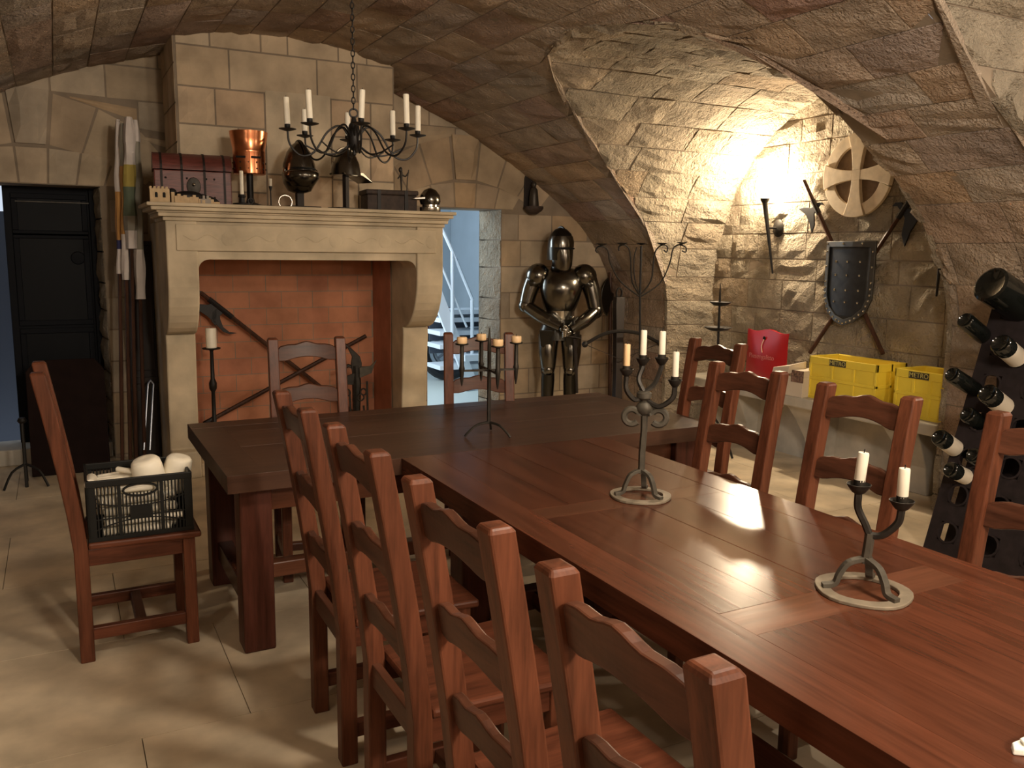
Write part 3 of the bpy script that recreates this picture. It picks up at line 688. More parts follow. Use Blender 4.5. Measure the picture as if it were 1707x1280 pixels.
# fire tool set shaped as a figure
p = at(596, 672, Y=6.45); ft = thing('fire_tool_stand', 'black iron fire tool stand with winged top inside fireplace right', 'fire tools', V((p.x, 6.45, .10)), rad(-18))
k_ = .0047
def fz(v): return (690 - v) * k_
def fx(u): return (u - 598) * k_
MB().lathe([(.13, 0), (.13, .02), (.05, .035), (.03, .06)], n=20).build('base', 'iron', ft, smooth=SM)
MB().tube([(fx(598), 0, .04), (fx(596), 0, fz(640)), (fx(597), 0, fz(590)), (fx(596), 0, fz(560))], [.02, .03, .035, .03], 8).build('post', 'iron', ft, smooth=SM)
MB().loft([[V((fx(a_), y_, fz(b_))) for a_, y_ in ((u0, -.02), (u1, -.02), (u1, .02), (u0, .02))] for u0, u1, b_ in ((590, 606, 575), (588, 606, 556), (590, 603, 545), (583, 588, 530), (574, 579, 522))]).build('crest', 'iron', ft, bevel=.006)
MB().prism([(fx(602), fz(580)), (fx(622), fz(572)), (fx(626), fz(560)), (fx(631), fz(549)), (fx(620), fz(560)), (fx(606), fz(561)), (fx(602), fz(563))], -.012, .012, (0, -.03, 0), (1, 0, 0), (0, 0, 1)).build('shovel_blade', 'irong', ft, bevel=.003)
MB().prism([(fx(576), fz(590)), (fx(592), fz(592)), (fx(594), fz(572)), (fx(577), fz(578))], -.012, .012, (0, -.02, 0), (1, 0, 0), (0, 0, 1)).build('brush_head', 'iron', ft, bevel=.004)
MB().tube([(fx(573), 0, fz(566)), (fx(584), 0, fz(560)), (fx(592), 0, fz(563))], .014, 6).build('hook', 'iron', ft)
for u0, u1, v0 in ((608, 611, 626), (614, 615, 585), (585, 588, 600)):
    MB().tube([(fx(u0), -.05, fz(v0)), (fx(u1), -.05, fz(664))], .008, 6).build('poker', 'iron', ft)
for u, v in ((604, 612), (608, 603), (582, 604)):
    MB().tube([(fx(u) + .022 * math.cos(t), -.05, fz(v) + .026 * math.sin(t)) for t in np.linspace(0, 6.28, 13)[:-1]], .006, 6, closed=True).build('tong_ring', 'iron', ft)

# ------------------------------------------------------------------ on the mantel shelf
def on(u, Y): p = at(u, 345, Y=Y); return V((p.x, Y, ZM))
p = on(322, 6.24); cx_ = p.x; W_ = .48
chs = thing('wooden_chest', 'red brown wooden chest with domed lid and iron straps on mantel', 'chest', p, rad(-4))
MB().b2((-W_ / 2, -.14, .0), (W_ / 2, .14, .22)).build('box', 'redwood', chs, bevel=.006)
lid = [(-.145, .0), (.145, 0)] + arc(0, 0, .145, 0, 180, 12, .115)[1:-1]
MB().prism(lid, -W_ / 2 - .005, W_ / 2 + .005, (0, 0, .225), (0, 1, 0), (0, 0, 1)).build('lid', 'redwood', chs, smooth=rad(30))
for x in (-.195, -.07, .07, .195):
    MB().b2((x - .007, -.145, 0), (x + .007, -.138, .22)).build('strap', 'dark', chs)
    MB().prism([(a_ * 1.03, b_ * 1.03) for a_, b_ in lid[1:] + lid[:1]], x - .007, x + .007, (0, 0, .225), (0, 1, 0), (0, 0, 1)).build('strap', 'dark', chs)
MB().lathe([(.045, 0), (.042, .01), (.02, .014), (.001, .015)], (0, -.14, .12), 16, Matrix.Rotation(rad(90), 3, 'X'), 1, 1.3).build('lock_plate', 'iron', chs, smooth=SM)
MB().ball((0, -.158, .13), .012, 8, 6).build('lock_knob', 'silver', chs, smooth=SM)
rs_ = MB()
for x in (-.15, -.02, .1, .15):
    for z_ in (.05, .17): rs_.ball((x - .1 * .2, -.142, z_), .007, 6, 4)
rs_.build('rivets', 'iron', chs)

p = on(266, 5.95)
cas = thing('toy_castle', 'small cream model castle with crumbling walls on mantel left end', 'model castle', p, rad(-3))
m = MB().b2((-.055, -.05, 0), (.06, .05, .085))
for k in range(5):
    for y_ in (-.043, .043): m.b2((-.055 + k * .0235, y_ - .007, .085), (-.043 + k * .0235, y_ + .007, .098))
m.build('tower', 'castle', cas)
for x in (-.018, .028): MB().prism([(x - .008, .03), (x + .008, .03), (x + .008, .055)] + arc(x, .055, .008, 0, 180, 6)[1:], 0, .004, (0, -.0505, 0), (1, 0, 0), (0, 0, 1)).build('archway', 'void', cas)
wl = MB(); rw = random.Random(2)
for k in range(16): x = .07 + k * .018; wl.b2((x, -.06 + rw.uniform(-.01, .01), 0), (x + .019, .03, max(.012, .055 - k * .0022 + rw.uniform(-.012, .012))))
wl.build('broken_wall', 'castle', cas)
gg = MB()
for k in range(5): gg.loft([[V((.25 + k * .012 + a_ * .007, -.06 + b_ * .007, z_)) for a_, b_ in ((-1, -1), (1, -1), (1, 1), (-1, 1))] for z_ in (0, .03 + .02 * (k % 2))])
gg.build('ruin', 'grey', cas)
p = on(315, 6.02)
dk = thing('dark_dragon_figure', 'small black crouching figurine before the red brown chest', 'figurine', p)
MB().ball((0, 0, .045), (.10, .045, .04), 14, 8).build('body', 'black', dk, smooth=SM)
MB().ball((-.10, -.005, .07), (.03, .022, .028), 10, 6).build('head', 'black', dk, smooth=SM)
MB().tube(smoothpath([(.08, 0, .04), (.15, 0, .03), (.19, -.01, .012)], 4), [.03 - .0027 * i for i in range(9)], 8).build('tail', 'black', dk, smooth=SM)
for x in (-.06, .05):
    for y_ in (-.03, .03): MB().tube([(x, y_, .035), (x - .012, y_ * 1.3, 0)], [.016, .012], 6).build('leg', 'black', dk, smooth=SM)

p = on(418, 6.12)
cop = thing('copper_helmet', 'copper great helm with pierced lower band on a dark stand', 'helmet', p, rad(-14))
kz = .0043
MB().lathe([(.085, 0), (.085, .012), (.03, .03), (.022, .06), (.022, .22)], n=16).build('stand', 'black', cop, smooth=SM)
MB().lathe([(.098, .215), (.106, .22), (.106, .355), (.1075, .36), (.1075, .372), (.106, .376), (.120, .45), (.126, .495), (.120, .497), (.112, .46), (.10, .36), (.097, .225)], n=28).build('shell', 'copper', cop, smooth=rad(50))
bh = MB()
for t in range(0, 360, 30):
    for z_ in (.25, .29): bh.ball((.106 * math.cos(rad(t)), .106 * math.sin(rad(t)), z_), (.006, .006, .006), 6, 4)
bh.build('rivets', 'iron', cop)
MB().b2((-.012, -.110, .215), (.012, -.103, .36)).build('nasal_bar', 'copper', cop, bevel=.003)
for x in (-.05, .05): MB().prism([(x - .03, .315), (x + .03, .315), (x + .03, .328), (x - .03, .328)], .0, .01, (0, -.103, 0), (1, 0, 0), (0, 0, 1)).build('eye_slit', 'void', cop)
p = on(404, 5.93)
bh_ = thing('candle_holder', 'low black candle holder before the copper helm on mantel', 'candle holder', p)
MB().lathe([(.055, 0), (.06, .006), (.06, .012), (.02, .018), (.017, .05), (.026, .054), (.022, .07), (.014, .07), (.014, .055)], n=16).build('base', 'black', bh_, smooth=SM)
MB().tube([(.055 + .018 * math.cos(t), 0, .03 + .018 * math.sin(t)) for t in np.linspace(0, 6.28, 11)[:-1]], .004, 6, closed=True).build('handle', 'black', bh_)
candle(p + V((0, 0, .058)), .0125, .165, 'slim white candle in the low black holder before the copper helm')
p = on(452, 5.98)
sh_ = thing('thin_candlestick', 'very thin wire candlestick between copper helm and dark closed helmet', 'candlestick', p)
MB().lathe([(.035, 0), (.035, .005), (.005, .01), (.004, .10), (.012, .13), (.012, .135)], n=12).build('stem', 'black', sh_, smooth=SM)
candle(p + V((0, 0, .135)), .011, .05, 'short white candle stub on thin wire candlestick on mantel')
p = on(476, 5.98)
wrg = thing('wire_ring', 'small wire ring ornament beside the dark closed helmet', 'ornament', p)
MB().tube([(.045 * math.cos(t), 0, .035 + .045 * math.sin(t)) for t in np.linspace(-.7, 3.9, 14)], .004, 6).build('ring', 'silver', wrg, smooth=SM)
MB().b2((-.05, -.02, 0), (.05, .02, .008)).build('foot', 'black', wrg, bevel=.002)

p = on(500, 6.06)
h1 = thing('closed_helmet', 'polished dark egg shaped jousting helmet on a post, left of the chandelier shadow', 'helmet', p, rad(8))
h1['label'] = 'polished dark egg shaped closed helmet on a wooden post in mantel middle'
MB().b2((-.10, -.07, 0), (.13, .07, .014)).build('plinth', 'dark', h1, bevel=.004); MB().b2((-.025, -.02, .014), (.025, .02, .12)).build('post', 'dark', h1, bevel=.003)
MB().lathe([(.03, .10), (.075, .115), (.105, .17), (.112, .23), (.104, .30), (.080, .375), (.045, .425), (.012, .45), (.001, .452)], n=28, sy=1.25).build('skull', 'steel', h1, smooth=rad(60))
MB().lathe([(.02, .13), (.08, .145), (.118, .20), (.119, .235), (.105, .25), (.05, .255), (.02, .25)], (0, -.035, 0), 24, None, 1, 1.15).build('visor', 'steel', h1, smooth=rad(60))
MB().tube([(.09 * math.sin(t), -.035 - .115 * math.cos(t), .262) for t in np.linspace(-1.2, 1.2, 12)], .006, 6).build('eye_slit', 'void', h1)
MB().tube([(0, .15 * math.cos(t), .25 + .205 * math.sin(t)) for t in np.linspace(.3, 2.6, 14)], .008, 6).build('comb', 'steeld', h1, smooth=SM)
for x in (-.113, .113): MB().lathe([(.02, 0), (.02, .006), (.001, .01)], (x, -.02, .25), 12, Matrix.Rotation(rad(90 if x > 0 else -90), 3, 'Y')).build('pivot', 'silver', h1, smooth=SM)
p = on(577, 6.02)
h2 = thing('open_helmet', 'small pointed open helmet with upturned peak on a slim dark post', 'helmet', p, rad(28))
MB().b2((-.12, -.06, 0), (.12, .06, .012)).build('plinth', 'dark', h2, bevel=.004); MB().b2((-.017, -.017, .012), (.017, .017, .28)).build('post', 'dark', h2, bevel=.003)
MB().lathe([(.095, .235), (.092, .26), (.086, .31), (.066, .365), (.035, .40), (.008, .418), (.001, .43), (.006, .40), (.05, .36), (.08, .30), (.09, .24)], n=24, sy=1.25).build('skull', 'steel', h2, smooth=rad(60))
MB().prism([(-.085, .25), (-.085, .235), (.02, .225), (.085, .235), (.19, .195), (.20, .20), (.10, .262), (.0, .26)], -.075, .075, (0, 0, 0), (1, 0, 0), (0, 0, 1)).build('brim', 'steel', h2, bevel=.01)
MB().tube([(.118 * math.cos(t), 0, .30 + .125 * math.sin(t)) for t in np.linspace(.1, 3.0, 12)], .007, 6).build('comb', 'silver', h2, smooth=SM)

p = on(648, 6.12)
bx = thing('dark_box', 'dark rough wooden casket at right end of mantel', 'box', p, rad(-5))
MB().b2((-.185, -.11, 0), (.185, .11, .115)).build('box', 'bark', bx, bevel=.008); MB().b2((-.195, -.12, .115), (.195, .12, .15)).build('lid', 'bark', bx, bevel=.01)
for x in (-.10, .10): MB().b2((x - .012, -.123, .0), (x + .012, -.109, .15)).build('strap', 'black', bx)
p = on(672, 6.22)
fg = thing('wire_figurine', 'thin dark metal figurine raising its arms on the dark casket', 'figurine', p + V((0, 0, .15)))
MB().b2((-.035, -.025, 0), (.035, .025, .01)).build('base', 'iron', fg)
MB().tube([(-.012, 0, .01), (-.014, 0, .08), (-.012, 0, .15)], [.006, .008, .012], 6).build('body', 'iron', fg, smooth=SM)
MB().ball((-.018, 0, .165), (.016, .014, .022), 8, 6).build('head', 'iron', fg, smooth=SM)
MB().tube(smoothpath([(-.012, 0, .135), (.02, 0, .12), (.045, 0, .15)], 3), .006, 6).build('arm', 'iron', fg); MB().tube([(-.012, 0, .135), (-.04, 0, .10)], .006, 6).build('arm', 'iron', fg)
MB().tube([(.03, 0, .01), (.035, 0, .1), (.047, 0, .17)], .004, 6).build('spear', 'iron', fg)
p = on(717, 6.00)
h3 = thing('small_helmet', 'little bright silver helmet at the right end of the mantel', 'helmet', p, rad(-20))
MB().lathe([(.075, .0), (.078, .01), (.078, .035), (.060, .04), (.060, .055)], n=20, sy=1.2).build('collar', 'silver', h3, smooth=SM)
MB().lathe([(.070, .055), (.078, .08), (.072, .125), (.045, .16), (.012, .175), (.001, .176)], n=24, sy=1.25).build('skull', 'steel', h3, smooth=rad(60))
MB().prism([(-.10, .085), (-.14, .09), (-.11, .105), (.0, .112), (.0, .09)], -.06, .06, (0, -.02, 0), (1, 0, 0), (0, 0, 1)).build('visor', 'silver', h3, bevel=.006)

# wall figure beyond the right doorway
p = at(887, 348, Y=YB - .06)
sb = thing('wall_figure', 'small dark robed figure in a round topped niche on a wall bracket above the knight', 'figure', V((p.x, YB - .02, p.z)))
MB().lathe([(.03, -.05), (.075, -.02), (.09, .0), (.09, .02), (.0, .02)], (0, -.07, 0), 18).build('bracket', 'bark', sb, smooth=SM)
MB().lathe([(.045, .02), (.048, .03), (.04, .12), (.034, .17), (.018, .19), (.001, .19)], (0, -.07, 0), 14).build('robe', 'statue', sb, smooth=SM); MB().ball((0, -.07, .215), (.022, .024, .03), 10, 6).build('head', 'statue', sb, smooth=SM)
MB().prism([(-.06, .0), (.06, 0), (.06, .27)] + arc(0, .27, .06, 0, 180, 10)[1:], -.02, .0, (0, -.0, 0), (1, 0, 0), (0, 0, 1)).build('niche_back', 'dark', sb, bevel=.004)

# ------------------------------------------------------------------ flags
def flag(label, u0, v0, u1, v1, Y0, Y1, bands, r=.035):
    a = at(u0, v0, Y=Y0); b = at(u1, v1, Y=Y1); b.z = max(b.z, .0); 
    if b.z > .02: d_ = (b - a); b = a + d_ * (a.z / -d_.z) if d_.z < 0 else b
    t = thing('rolled_flag', label, 'flag', V((b.x, b.y, 0)), 0)
    d = (b - a); n_ = d.normalized()
    MB().tube([a - V((0, .0, .01)), b], .013, 8).build('pole', 'shaft', t, smooth=SM, off=t.location)
    rg = random.Random(int(u0)); prev = 0
    for f1, mat in bands:
        k0, k1 = prev, f1; prev = f1; nn = 8; secs = []
        rc_ = rg.uniform(.8, 1.1)
        for i in range(nn + 1):
            t_ = k0 + (k1 - k0) * i / nn; P = a + d * t_; sec = []
            rad_ = r * (.55 + .45 * min(1, t_ * 14)) * rc_ * (1 + .12 * math.sin(t_ * 50))
            for k in range(12):
                ph = 2 * math.pi * k / 12; q_ = rad_ * (1 + .16 * math.sin(3 * ph + t_ * 20 + u0) + .1 * math.sin(5 * ph))
                sec.append(P + V((q_ * math.cos(ph), q_ * math.sin(ph), 0)))
            secs.append(sec)
        MB().loft(secs).build('cloth', mat, t, smooth=SM, off=t.location)
    return t
flag('rolled white flag with orange and blue bands, leftmost of the corner flags', 196, 199, 203, 700, 6.78, 6.68, [(.20, 'cloth'), (.29, 'orange'), (.335, 'orange'), (.36, 'bluec'), (.43, 'cloth')], .022)
flag('rolled flag of orange above white cloth, second of the corner flags', 205, 205, 216, 705, 6.72, 6.62, [(.12, 'greycl'), (.31, 'orange'), (.38, 'cloth'), (.44, 'cloth')], .026)
flag('rolled flag with white top and green and yellow folds in the corner', 214, 195, 226, 712, 6.66, 6.56, [(.07, 'cloth'), (.13, 'cloth'), (.19, 'yellowc'), (.27, 'green'), (.31, 'greycl'), (.36, 'cloth')], .042)
flag('rolled grey flag with a long white hem nearest the fireplace', 225, 200, 240, 715, 6.72, 6.58, [(.06, 'cloth'), (.16, 'greycl'), (.24, 'greycl'), (.36, 'greycl'), (.50, 'cloth')], .034)

# ------------------------------------------------------------------ tables
def tabletop(t, x0, x1, y0, y1, ztop, th, grain, crosses, mats, n, rail=.13):
    """frame-and-plank top: two side rails, cross planks, boards between (grain 'y' or 'x')"""
    o = t.location
    def bar(a0, a1, b0, b1, name, mat, dz=0):      # a across, b along
        lo, hi = ((a0, b0), (a1, b1)) if grain == 'y' else ((b0, a0), (b1, a1))
        MB().b2((lo[0], lo[1], ztop - th), (hi[0], hi[1], ztop - dz)).build(name, mat, t, bevel=.0009, off=o)
    A0, A1, B0, B1 = (x0, x1, y0, y1) if grain == 'y' else (y0, y1, x0, x1)
    bar(A0, A0 + rail, B0, B1, 'side_rail', mats[0]); bar(A1 - rail, A1, B0, B1, 'side_rail', mats[0])
    for c0, c1 in crosses: bar(A0 + rail, A1 - rail, c0, c1, 'cross_plank', mats[1], .0006)
    ed = [B0] + [v for c in crosses for v in c] + [B1]; rg = random.Random(8)
    for i in range(0, len(ed), 2):
        if ed[i + 1] - ed[i] < .02: continue
        wds = [rg.uniform(.8, 1.2) for _ in range(n)]; tot = sum(wds); a = A0 + rail
        for w_ in wds:
            b = a + w_ / tot * (A1 - A0 - 2 * rail); bar(a + .0002, b - .0002, ed[i], ed[i + 1], 'plank', mats[0], rg.uniform(.0002, .0008)); a = b
def legs(t, pts, ztop, wd):
    for x, y in pts: MB().b2((x - wd / 2, y - wd / 2, 0), (x + wd / 2, y + wd / 2, ztop)).build('leg', 'tlegz', t, bevel=.008, off=t.location)
ZT = .76
tb2 = thing('dining_table', 'dark brown far refectory table set crosswise before the fireplace', 'table', (1.7, 3.79, 0))
tabletop(tb2, .52, 2.89, 3.245, 4.335, ZT, .07, 'x', [(.52, .66), (2.75, 2.89)], ('darkx', 'darkx'), 5)
legs(tb2, [(.64, 3.40), (.64, 4.18), (2.77, 3.40), (2.77, 4.18)], ZT - .07, .125)
for y in (3.40, 4.18): MB().b2((.70, y - .02, ZT - .19), (2.71, y + .02, ZT - .07)).build('apron', 'topx', tb2, off=tb2.location, bevel=.003)
for x in (.64, 2.77):
    MB().b2((x - .02, 3.46, ZT - .19), (x + .02, 4.12, ZT - .07)).build('apron', 'topy', tb2, off=tb2.location, bevel=.003)
    MB().b2((x - .035, 3.46, .13), (x + .035, 4.12, .22)).build('foot_rail', 'topy', tb2, off=tb2.location, bevel=.006)
MB().b2((.675, 3.75, .14), (2.735, 3.82, .21)).build('stretcher', 'topx', tb2, off=tb2.location, bevel=.006)
tb1 = thing('dining_table', 'long reddish brown refectory table running from foreground to the crosswise table', 'table', (1.7, 1.7, 0))
tabletop(tb1, 1.21, 2.205, .15, 3.243, ZT, .075, 'y', [(.15, .33), (1.345, 1.47), (2.285, 2.39)], ('topy', 'topx'), 4)
legs(tb1, [(1.40, .42), (2.02, .42), (1.40, 2.98), (2.02, 2.98)], ZT - .075, .125)
for x in (1.40, 2.02): MB().b2((x - .02, .48, ZT - .20), (x + .02, 2.92, ZT - .075)).build('apron', 'topy', tb1, off=tb1.location, bevel=.003)
for y in (.42, 2.98): MB().b2((1.46, y - .02, ZT - .20), (1.96, y + .02, ZT - .075)).build('apron', 'topx', tb1, off=tb1.location, bevel=.003)
MB().b2((1.67, .42, .14), (1.74, 2.98, .21)).build('stretcher', 'topy', tb1, off=tb1.location, bevel=.006)
for y in (.42, 2.98): MB().b2((1.46, y - .035, .13), (1.96, y + .035, .22)).build('foot_rail', 'topx', tb1, off=tb1.location, bevel=.006)

# ------------------------------------------------------------------ chairs
def post_x(z): return -.20 if z < .45 else -.20 - .105 * ((z - .45) / .695) ** 1.25
def make_chair(label):
    t = thing('ladderback_chair', label, 'chair', (0, 0, 0))
    for sy in (-1, 1):
        secs = []
        for z in (0, .25, .45, .6, .75, .9, 1.02, 1.135, 1.145):
            x = post_x(z); w_ = .027 if z < 1.14 else .021; d = .026 if z < 1.14 else .020
            secs.append([V((x + a * d, sy * .174 + b * w_, z)) for a, b in ((-1, -1), (1, -1), (1, 1), (-1, 1))])
        MB().loft(secs).build('back_post', 'woodz', t, bevel=.005)
        MB().b2((.165, sy * .178 - .023, 0), (.212, sy * .178 + .023, .455)).build('front_leg', 'woodz', t, bevel=.005)
        MB().b2((-.18, sy * .176 - .016, .085), (.17, sy * .176 + .016, .135)).build('side_stretcher', 'woodx', t, bevel=.004)
        MB().b2((-.18, sy * .176 - .014, .385), (.17, sy * .176 + .014, .452)).build('seat_rail', 'woodx', t, bevel=.003)
    MB().b2((-.02, -.165, .09), (.02, .165, .13)).build('cross_stretcher', 'woody', t, bevel=.004)
    MB().b2((.172, -.16, .385), (.20, .16, .452)).build('seat_rail', 'woody', t, bevel=.003); MB().b2((-.215, -.16, .385), (-.19, .16, .452)).build('seat_rail', 'woody', t, bevel=.003)
    MB().loft([[V((x, y, z)) for x, y in ((-.175, -.20), (.235, -.218), (.235, .218), (-.175, .20))] for z in (.452, .478)]).build('seat', 'woodx', t, bevel=.008)
    for zc in (1.065, .845, .635):
        n = 16; top = []; bot = []
        for i in range(n + 1):
            y = -.155 + .31 * i / n; k = abs(y) / .155
            up = .052 - .018 * max(0, min(1, (k - .25) / .45)) ** 1.5 - .012 * (k > .9) + .006 * math.cos(k * 9)
            dn = -.042 + .020 * max(0, 1 - (k / .7) ** 2)
            top.append((y, zc + up)); bot.append((y, zc + dn))
        vs = []
        for sgn in (-1, 1):
            for y, z in bot + top[::-1]: vs.append(V((post_x(z) + .012 * sgn - .012 * (1 - (y / .155) ** 2), y, z)))
        m_ = len(bot) * 2; n1 = len(bot)
        fs = []
        for s0 in (0, m_):
            for i in range(n): fs.append((s0 + i, s0 + i + 1, s0 + m_ - 2 - i, s0 + m_ - 1 - i))
        for i in range(m_): fs.append((i, (i + 1) % m_, m_ + (i + 1) % m_, m_ + i))
        MB().add(vs, fs).build('back_rail', 'woody', t, bevel=.004)
    return t
CH = [  # x, y, rotation, label
    (.935, .87, 0, 'ladderback chair left of the long table, biggest and nearest'),
    (.935, 1.43, 1, 'ladderback chair on the left of the long table, second from the foreground'),
    (.935, 2.03, 0, 'ladderback chair on the left of the long table, third from the foreground'),
    (.930, 2.62, -1, 'ladderback chair left of the long table nearest the crosswise table corner'),
    (2.185, 1.385, 180, 'ladderback chair cut by the right edge, before the wine rack'),
    (2.175, 2.02, 182, 'ladderback chair at the long table before the yellow crates'),
    (2.215, 2.65, 183, 'ladderback chair at the long table before the white box and red bag'),
    (2.82, 3.53, 182, 'ladderback chair at the right end of the crosswise table below the saucer stand'),
    (1.115, 4.20, -97, 'pale edged ladderback chair behind the crosswise table before the fireplace opening'),
    (2.02, 4.14, -110, 'ladderback chair behind the crosswise table before the daylit right doorway'),
    (.222, 3.735, 0, 'ladderback chair standing alone at left with a black crate on it')]
c0 = make_chair(CH[0][3])
for i, (x, y, rz, lb) in enumerate(CH):
    c_ = c0 if i == 0 else copy_tree(c0)
    c_.location = (x, y, 0); c_.rotation_euler = (0, 0, rad(rz)); c_['label'] = lb; c_['group'] = 'ladderback dining chairs'

# ------------------------------------------------------------------ crate of candles on the lone chair
CX0, CX1, CYa, CYb, CZ0, CZ1 = .052, .432, 3.545, 3.86, .479, .718
cr = thing('plastic_crate', 'black slatted plastic crate full of candles on the lone chair seat', 'crate', ((CX0 + CX1) / 2, (CYa + CYb) / 2, CZ0))
o = cr.location
MB().b2((CX0 + .008, CYa + .008, CZ0), (CX1 - .008, CYb - .008, CZ0 + .006)).build('floor', 'crate', cr, off=o).name = 'base_panel'
for x, y in ((CX0, CYa), (CX1, CYa), (CX0, CYb), (CX1, CYb)):
    sx = 1 if x == CX0 else -1; sy = 1 if y == CYa else -1
    MB().b2((x, y, CZ0), (x + sx * .03, y + sy * .008, CZ1)).b2((x, y, CZ0), (x + sx * .008, y + sy * .03, CZ1)).build('corner_post', 'crate', cr, off=o)
for y in (CYa, CYb):
    s_ = 1 if y == CYa else -1
    MB().b2((CX0 - .0012, y - .0012 * s_, CZ1 - .026), (CX1 + .0012, y + s_ * .012, CZ1 + .001)).build('rim', 'crate', cr, off=o, bevel=.003); MB().b2((CX0 - .001, y - .001 * s_, CZ0), (CX1 + .001, y + s_ * .008, CZ0 + .016)).build('bottom_rail', 'crate', cr, off=o)
for x in (CX0, CX1):
    s_ = 1 if x == CX0 else -1
    MB().b2((x, CYa, CZ1 - .026), (x + s_ * .012, CYb, CZ1)).build('rim', 'crate', cr, off=o, bevel=.003); MB().b2((x, CYa, CZ0), (x + s_ * .008, CYb, CZ0 + .016)).build('bottom_rail', 'crate', cr, off=o)
for y in (CYa, CYb):
    s_ = 1 if y == CYa else -1
    g = 26
    for i in range(1, g):
        x = CX0 + .024 + (CX1 - CX0 - .048) * i / g
        wd = .0065 if i in (7, 19) else .0026
        zt = CZ1 - .06 if 8 <= i <= 17 else CZ1 - .02
        MB().b2((x - wd, y + .001 * s_, CZ0 + .01), (x + wd, y + .006 * s_, zt)).build('slat', 'crate', cr, off=o)
    for z0, sag in ((CZ0 + .155, -.03), (CZ0 + .085, .0), (CZ0 + .04, .035)):
        MB().tube([(CX0 + .02 + (CX1 - CX0 - .04) * k / 12, y + .004 * s_, z0 + sag * (1 - ((k - 6) / 6) ** 2)) for k in range(13)], .003, 4).build('curved_rib', 'crate', cr, off=o)
    MB().tube([(CX0 + .19 + (.062) * math.cos(rad(a_)), y + .004 * s_, CZ1 - .05 + .024 * math.sin(rad(a_))) for a_ in range(0, 360, 20)], .0045, 6, closed=True).build('hand_hole_rim', 'crate', cr, off=o)
    MB().b2((CX0 + .15, y - .0005 * s_, CZ0 + .075), (CX0 + .225, y + .007 * s_, CZ0 + .125)).build('name_plate', 'crate', cr, off=o)
for x in (CX0, CX1):
    s_ = 1 if x == CX0 else -1
    for i in range(1, 16):
        y = CYa + .02 + (CYb - CYa - .04) * i / 16
        MB().b2((x + .001 * s_, y - .003, CZ0 + .01), (x + .006 * s_, y + .003, CZ1 - .02)).build('slat', 'crate', cr, off=o)
    for z0 in (CZ0 + .07, CZ0 + .14): MB().b2((x + .001 * s_, CYa + .01, z0 - .003), (x + .006 * s_, CYb - .01, z0 + .003)).build('rib', 'crate', cr, off=o)
def lying(a, b, r, label, group, mat='wax'):
    a, b = V(a), V(b); d = b - a
    t = thing('candle', label, 'candle', a, 0, group); t.rotation_mode = 'QUATERNION'; t.rotation_quaternion = V((0, 0, 1)).rotation_difference(d.normalized())
    L = d.length
    MB().lathe([(r * .85, 0), (r, .003), (r, L - .006), (r * .9, L - .001), (.001, L)], n=12).build('wax', mat, t, smooth=SM)
    MB().tube([(0, 0, L - .002), (.001, 0, L + .008)], .0014, 5).build('wick', 'black', t)
rg = random.Random(12); G1 = 'used candles lying in the black crate'
rn_ = ['against the front slats', 'second row back', 'third row back', 'fourth row back', 'fifth row back', 'sixth row back', 'against the rear slats']
for lay, zc in enumerate((.505, .545, .585, .625)):
    for k in range(7 if lay == 3 else 2):
        y = 3.575 + k * .041 + rg.uniform(-.004, .004); x0 = CX0 + .03 + rg.uniform(0, .03)
        lying((x0, y, zc + rg.uniform(-.003, .003)), (x0 + rg.uniform(.24, .30), y + rg.uniform(-.008, .008), zc + rg.uniform(-.004, .004)), rg.uniform(.015, .0185), f"used candle in the {('bottom', 'second', 'third', 'upper')[lay]} layer of the black crate, {rn_[k]}", G1)
tops = [((.075, 3.60, .668), (.29, 3.585, .672), .020), ((.08, 3.645, .67), (.30, 3.65, .675), .019), ((.085, 3.69, .672), (.27, 3.70, .678), .018), ((.09, 3.735, .67), (.25, 3.745, .68), .018), ((.10, 3.78, .668), (.27, 3.79, .68), .018), ((.068, 3.57, .70), (.076, 3.66, .705), .021), ((.17, 3.70, .722), (.275, 3.635, .705), .011)]
for a, b, r_ in tops:
    lb = f'ivory candle across the crate pile top, {rn_[int(round((a[1] - 3.59) / .045))]}' if r_ < .021 and r_ > .012 else ('slim white candle tilted over the pile in the crate' if r_ < .012 else 'thick stub at the left end of the crate pile')
    lying(a, b, r_, lb, 'candles on top of the crate pile' if 'across' in lb else None)
for (a, lb, rx) in (((.300, 3.665, .622), 'big rounded cream pillar candle, nearer of the two in the crate', .060), ((.372, 3.70, .612), 'big rounded cream pillar candle, rear right of the two in the crate', .055)):
    t = thing('pillar_candle', lb, 'candle', a, 0, None); t.rotation_euler = (rad(10), rad(-12 if rx > .055 else 14), 0)
    MB().lathe([(rx * .8, 0), (rx * .98, .02), (rx, .06), (rx * .99, .11), (rx * .92, .138), (rx * .74, .150), (rx * .4, .153), (.001, .150)], n=20, sx=1.0, sy=.9).build('wax', 'wax', t, smooth=rad(60))

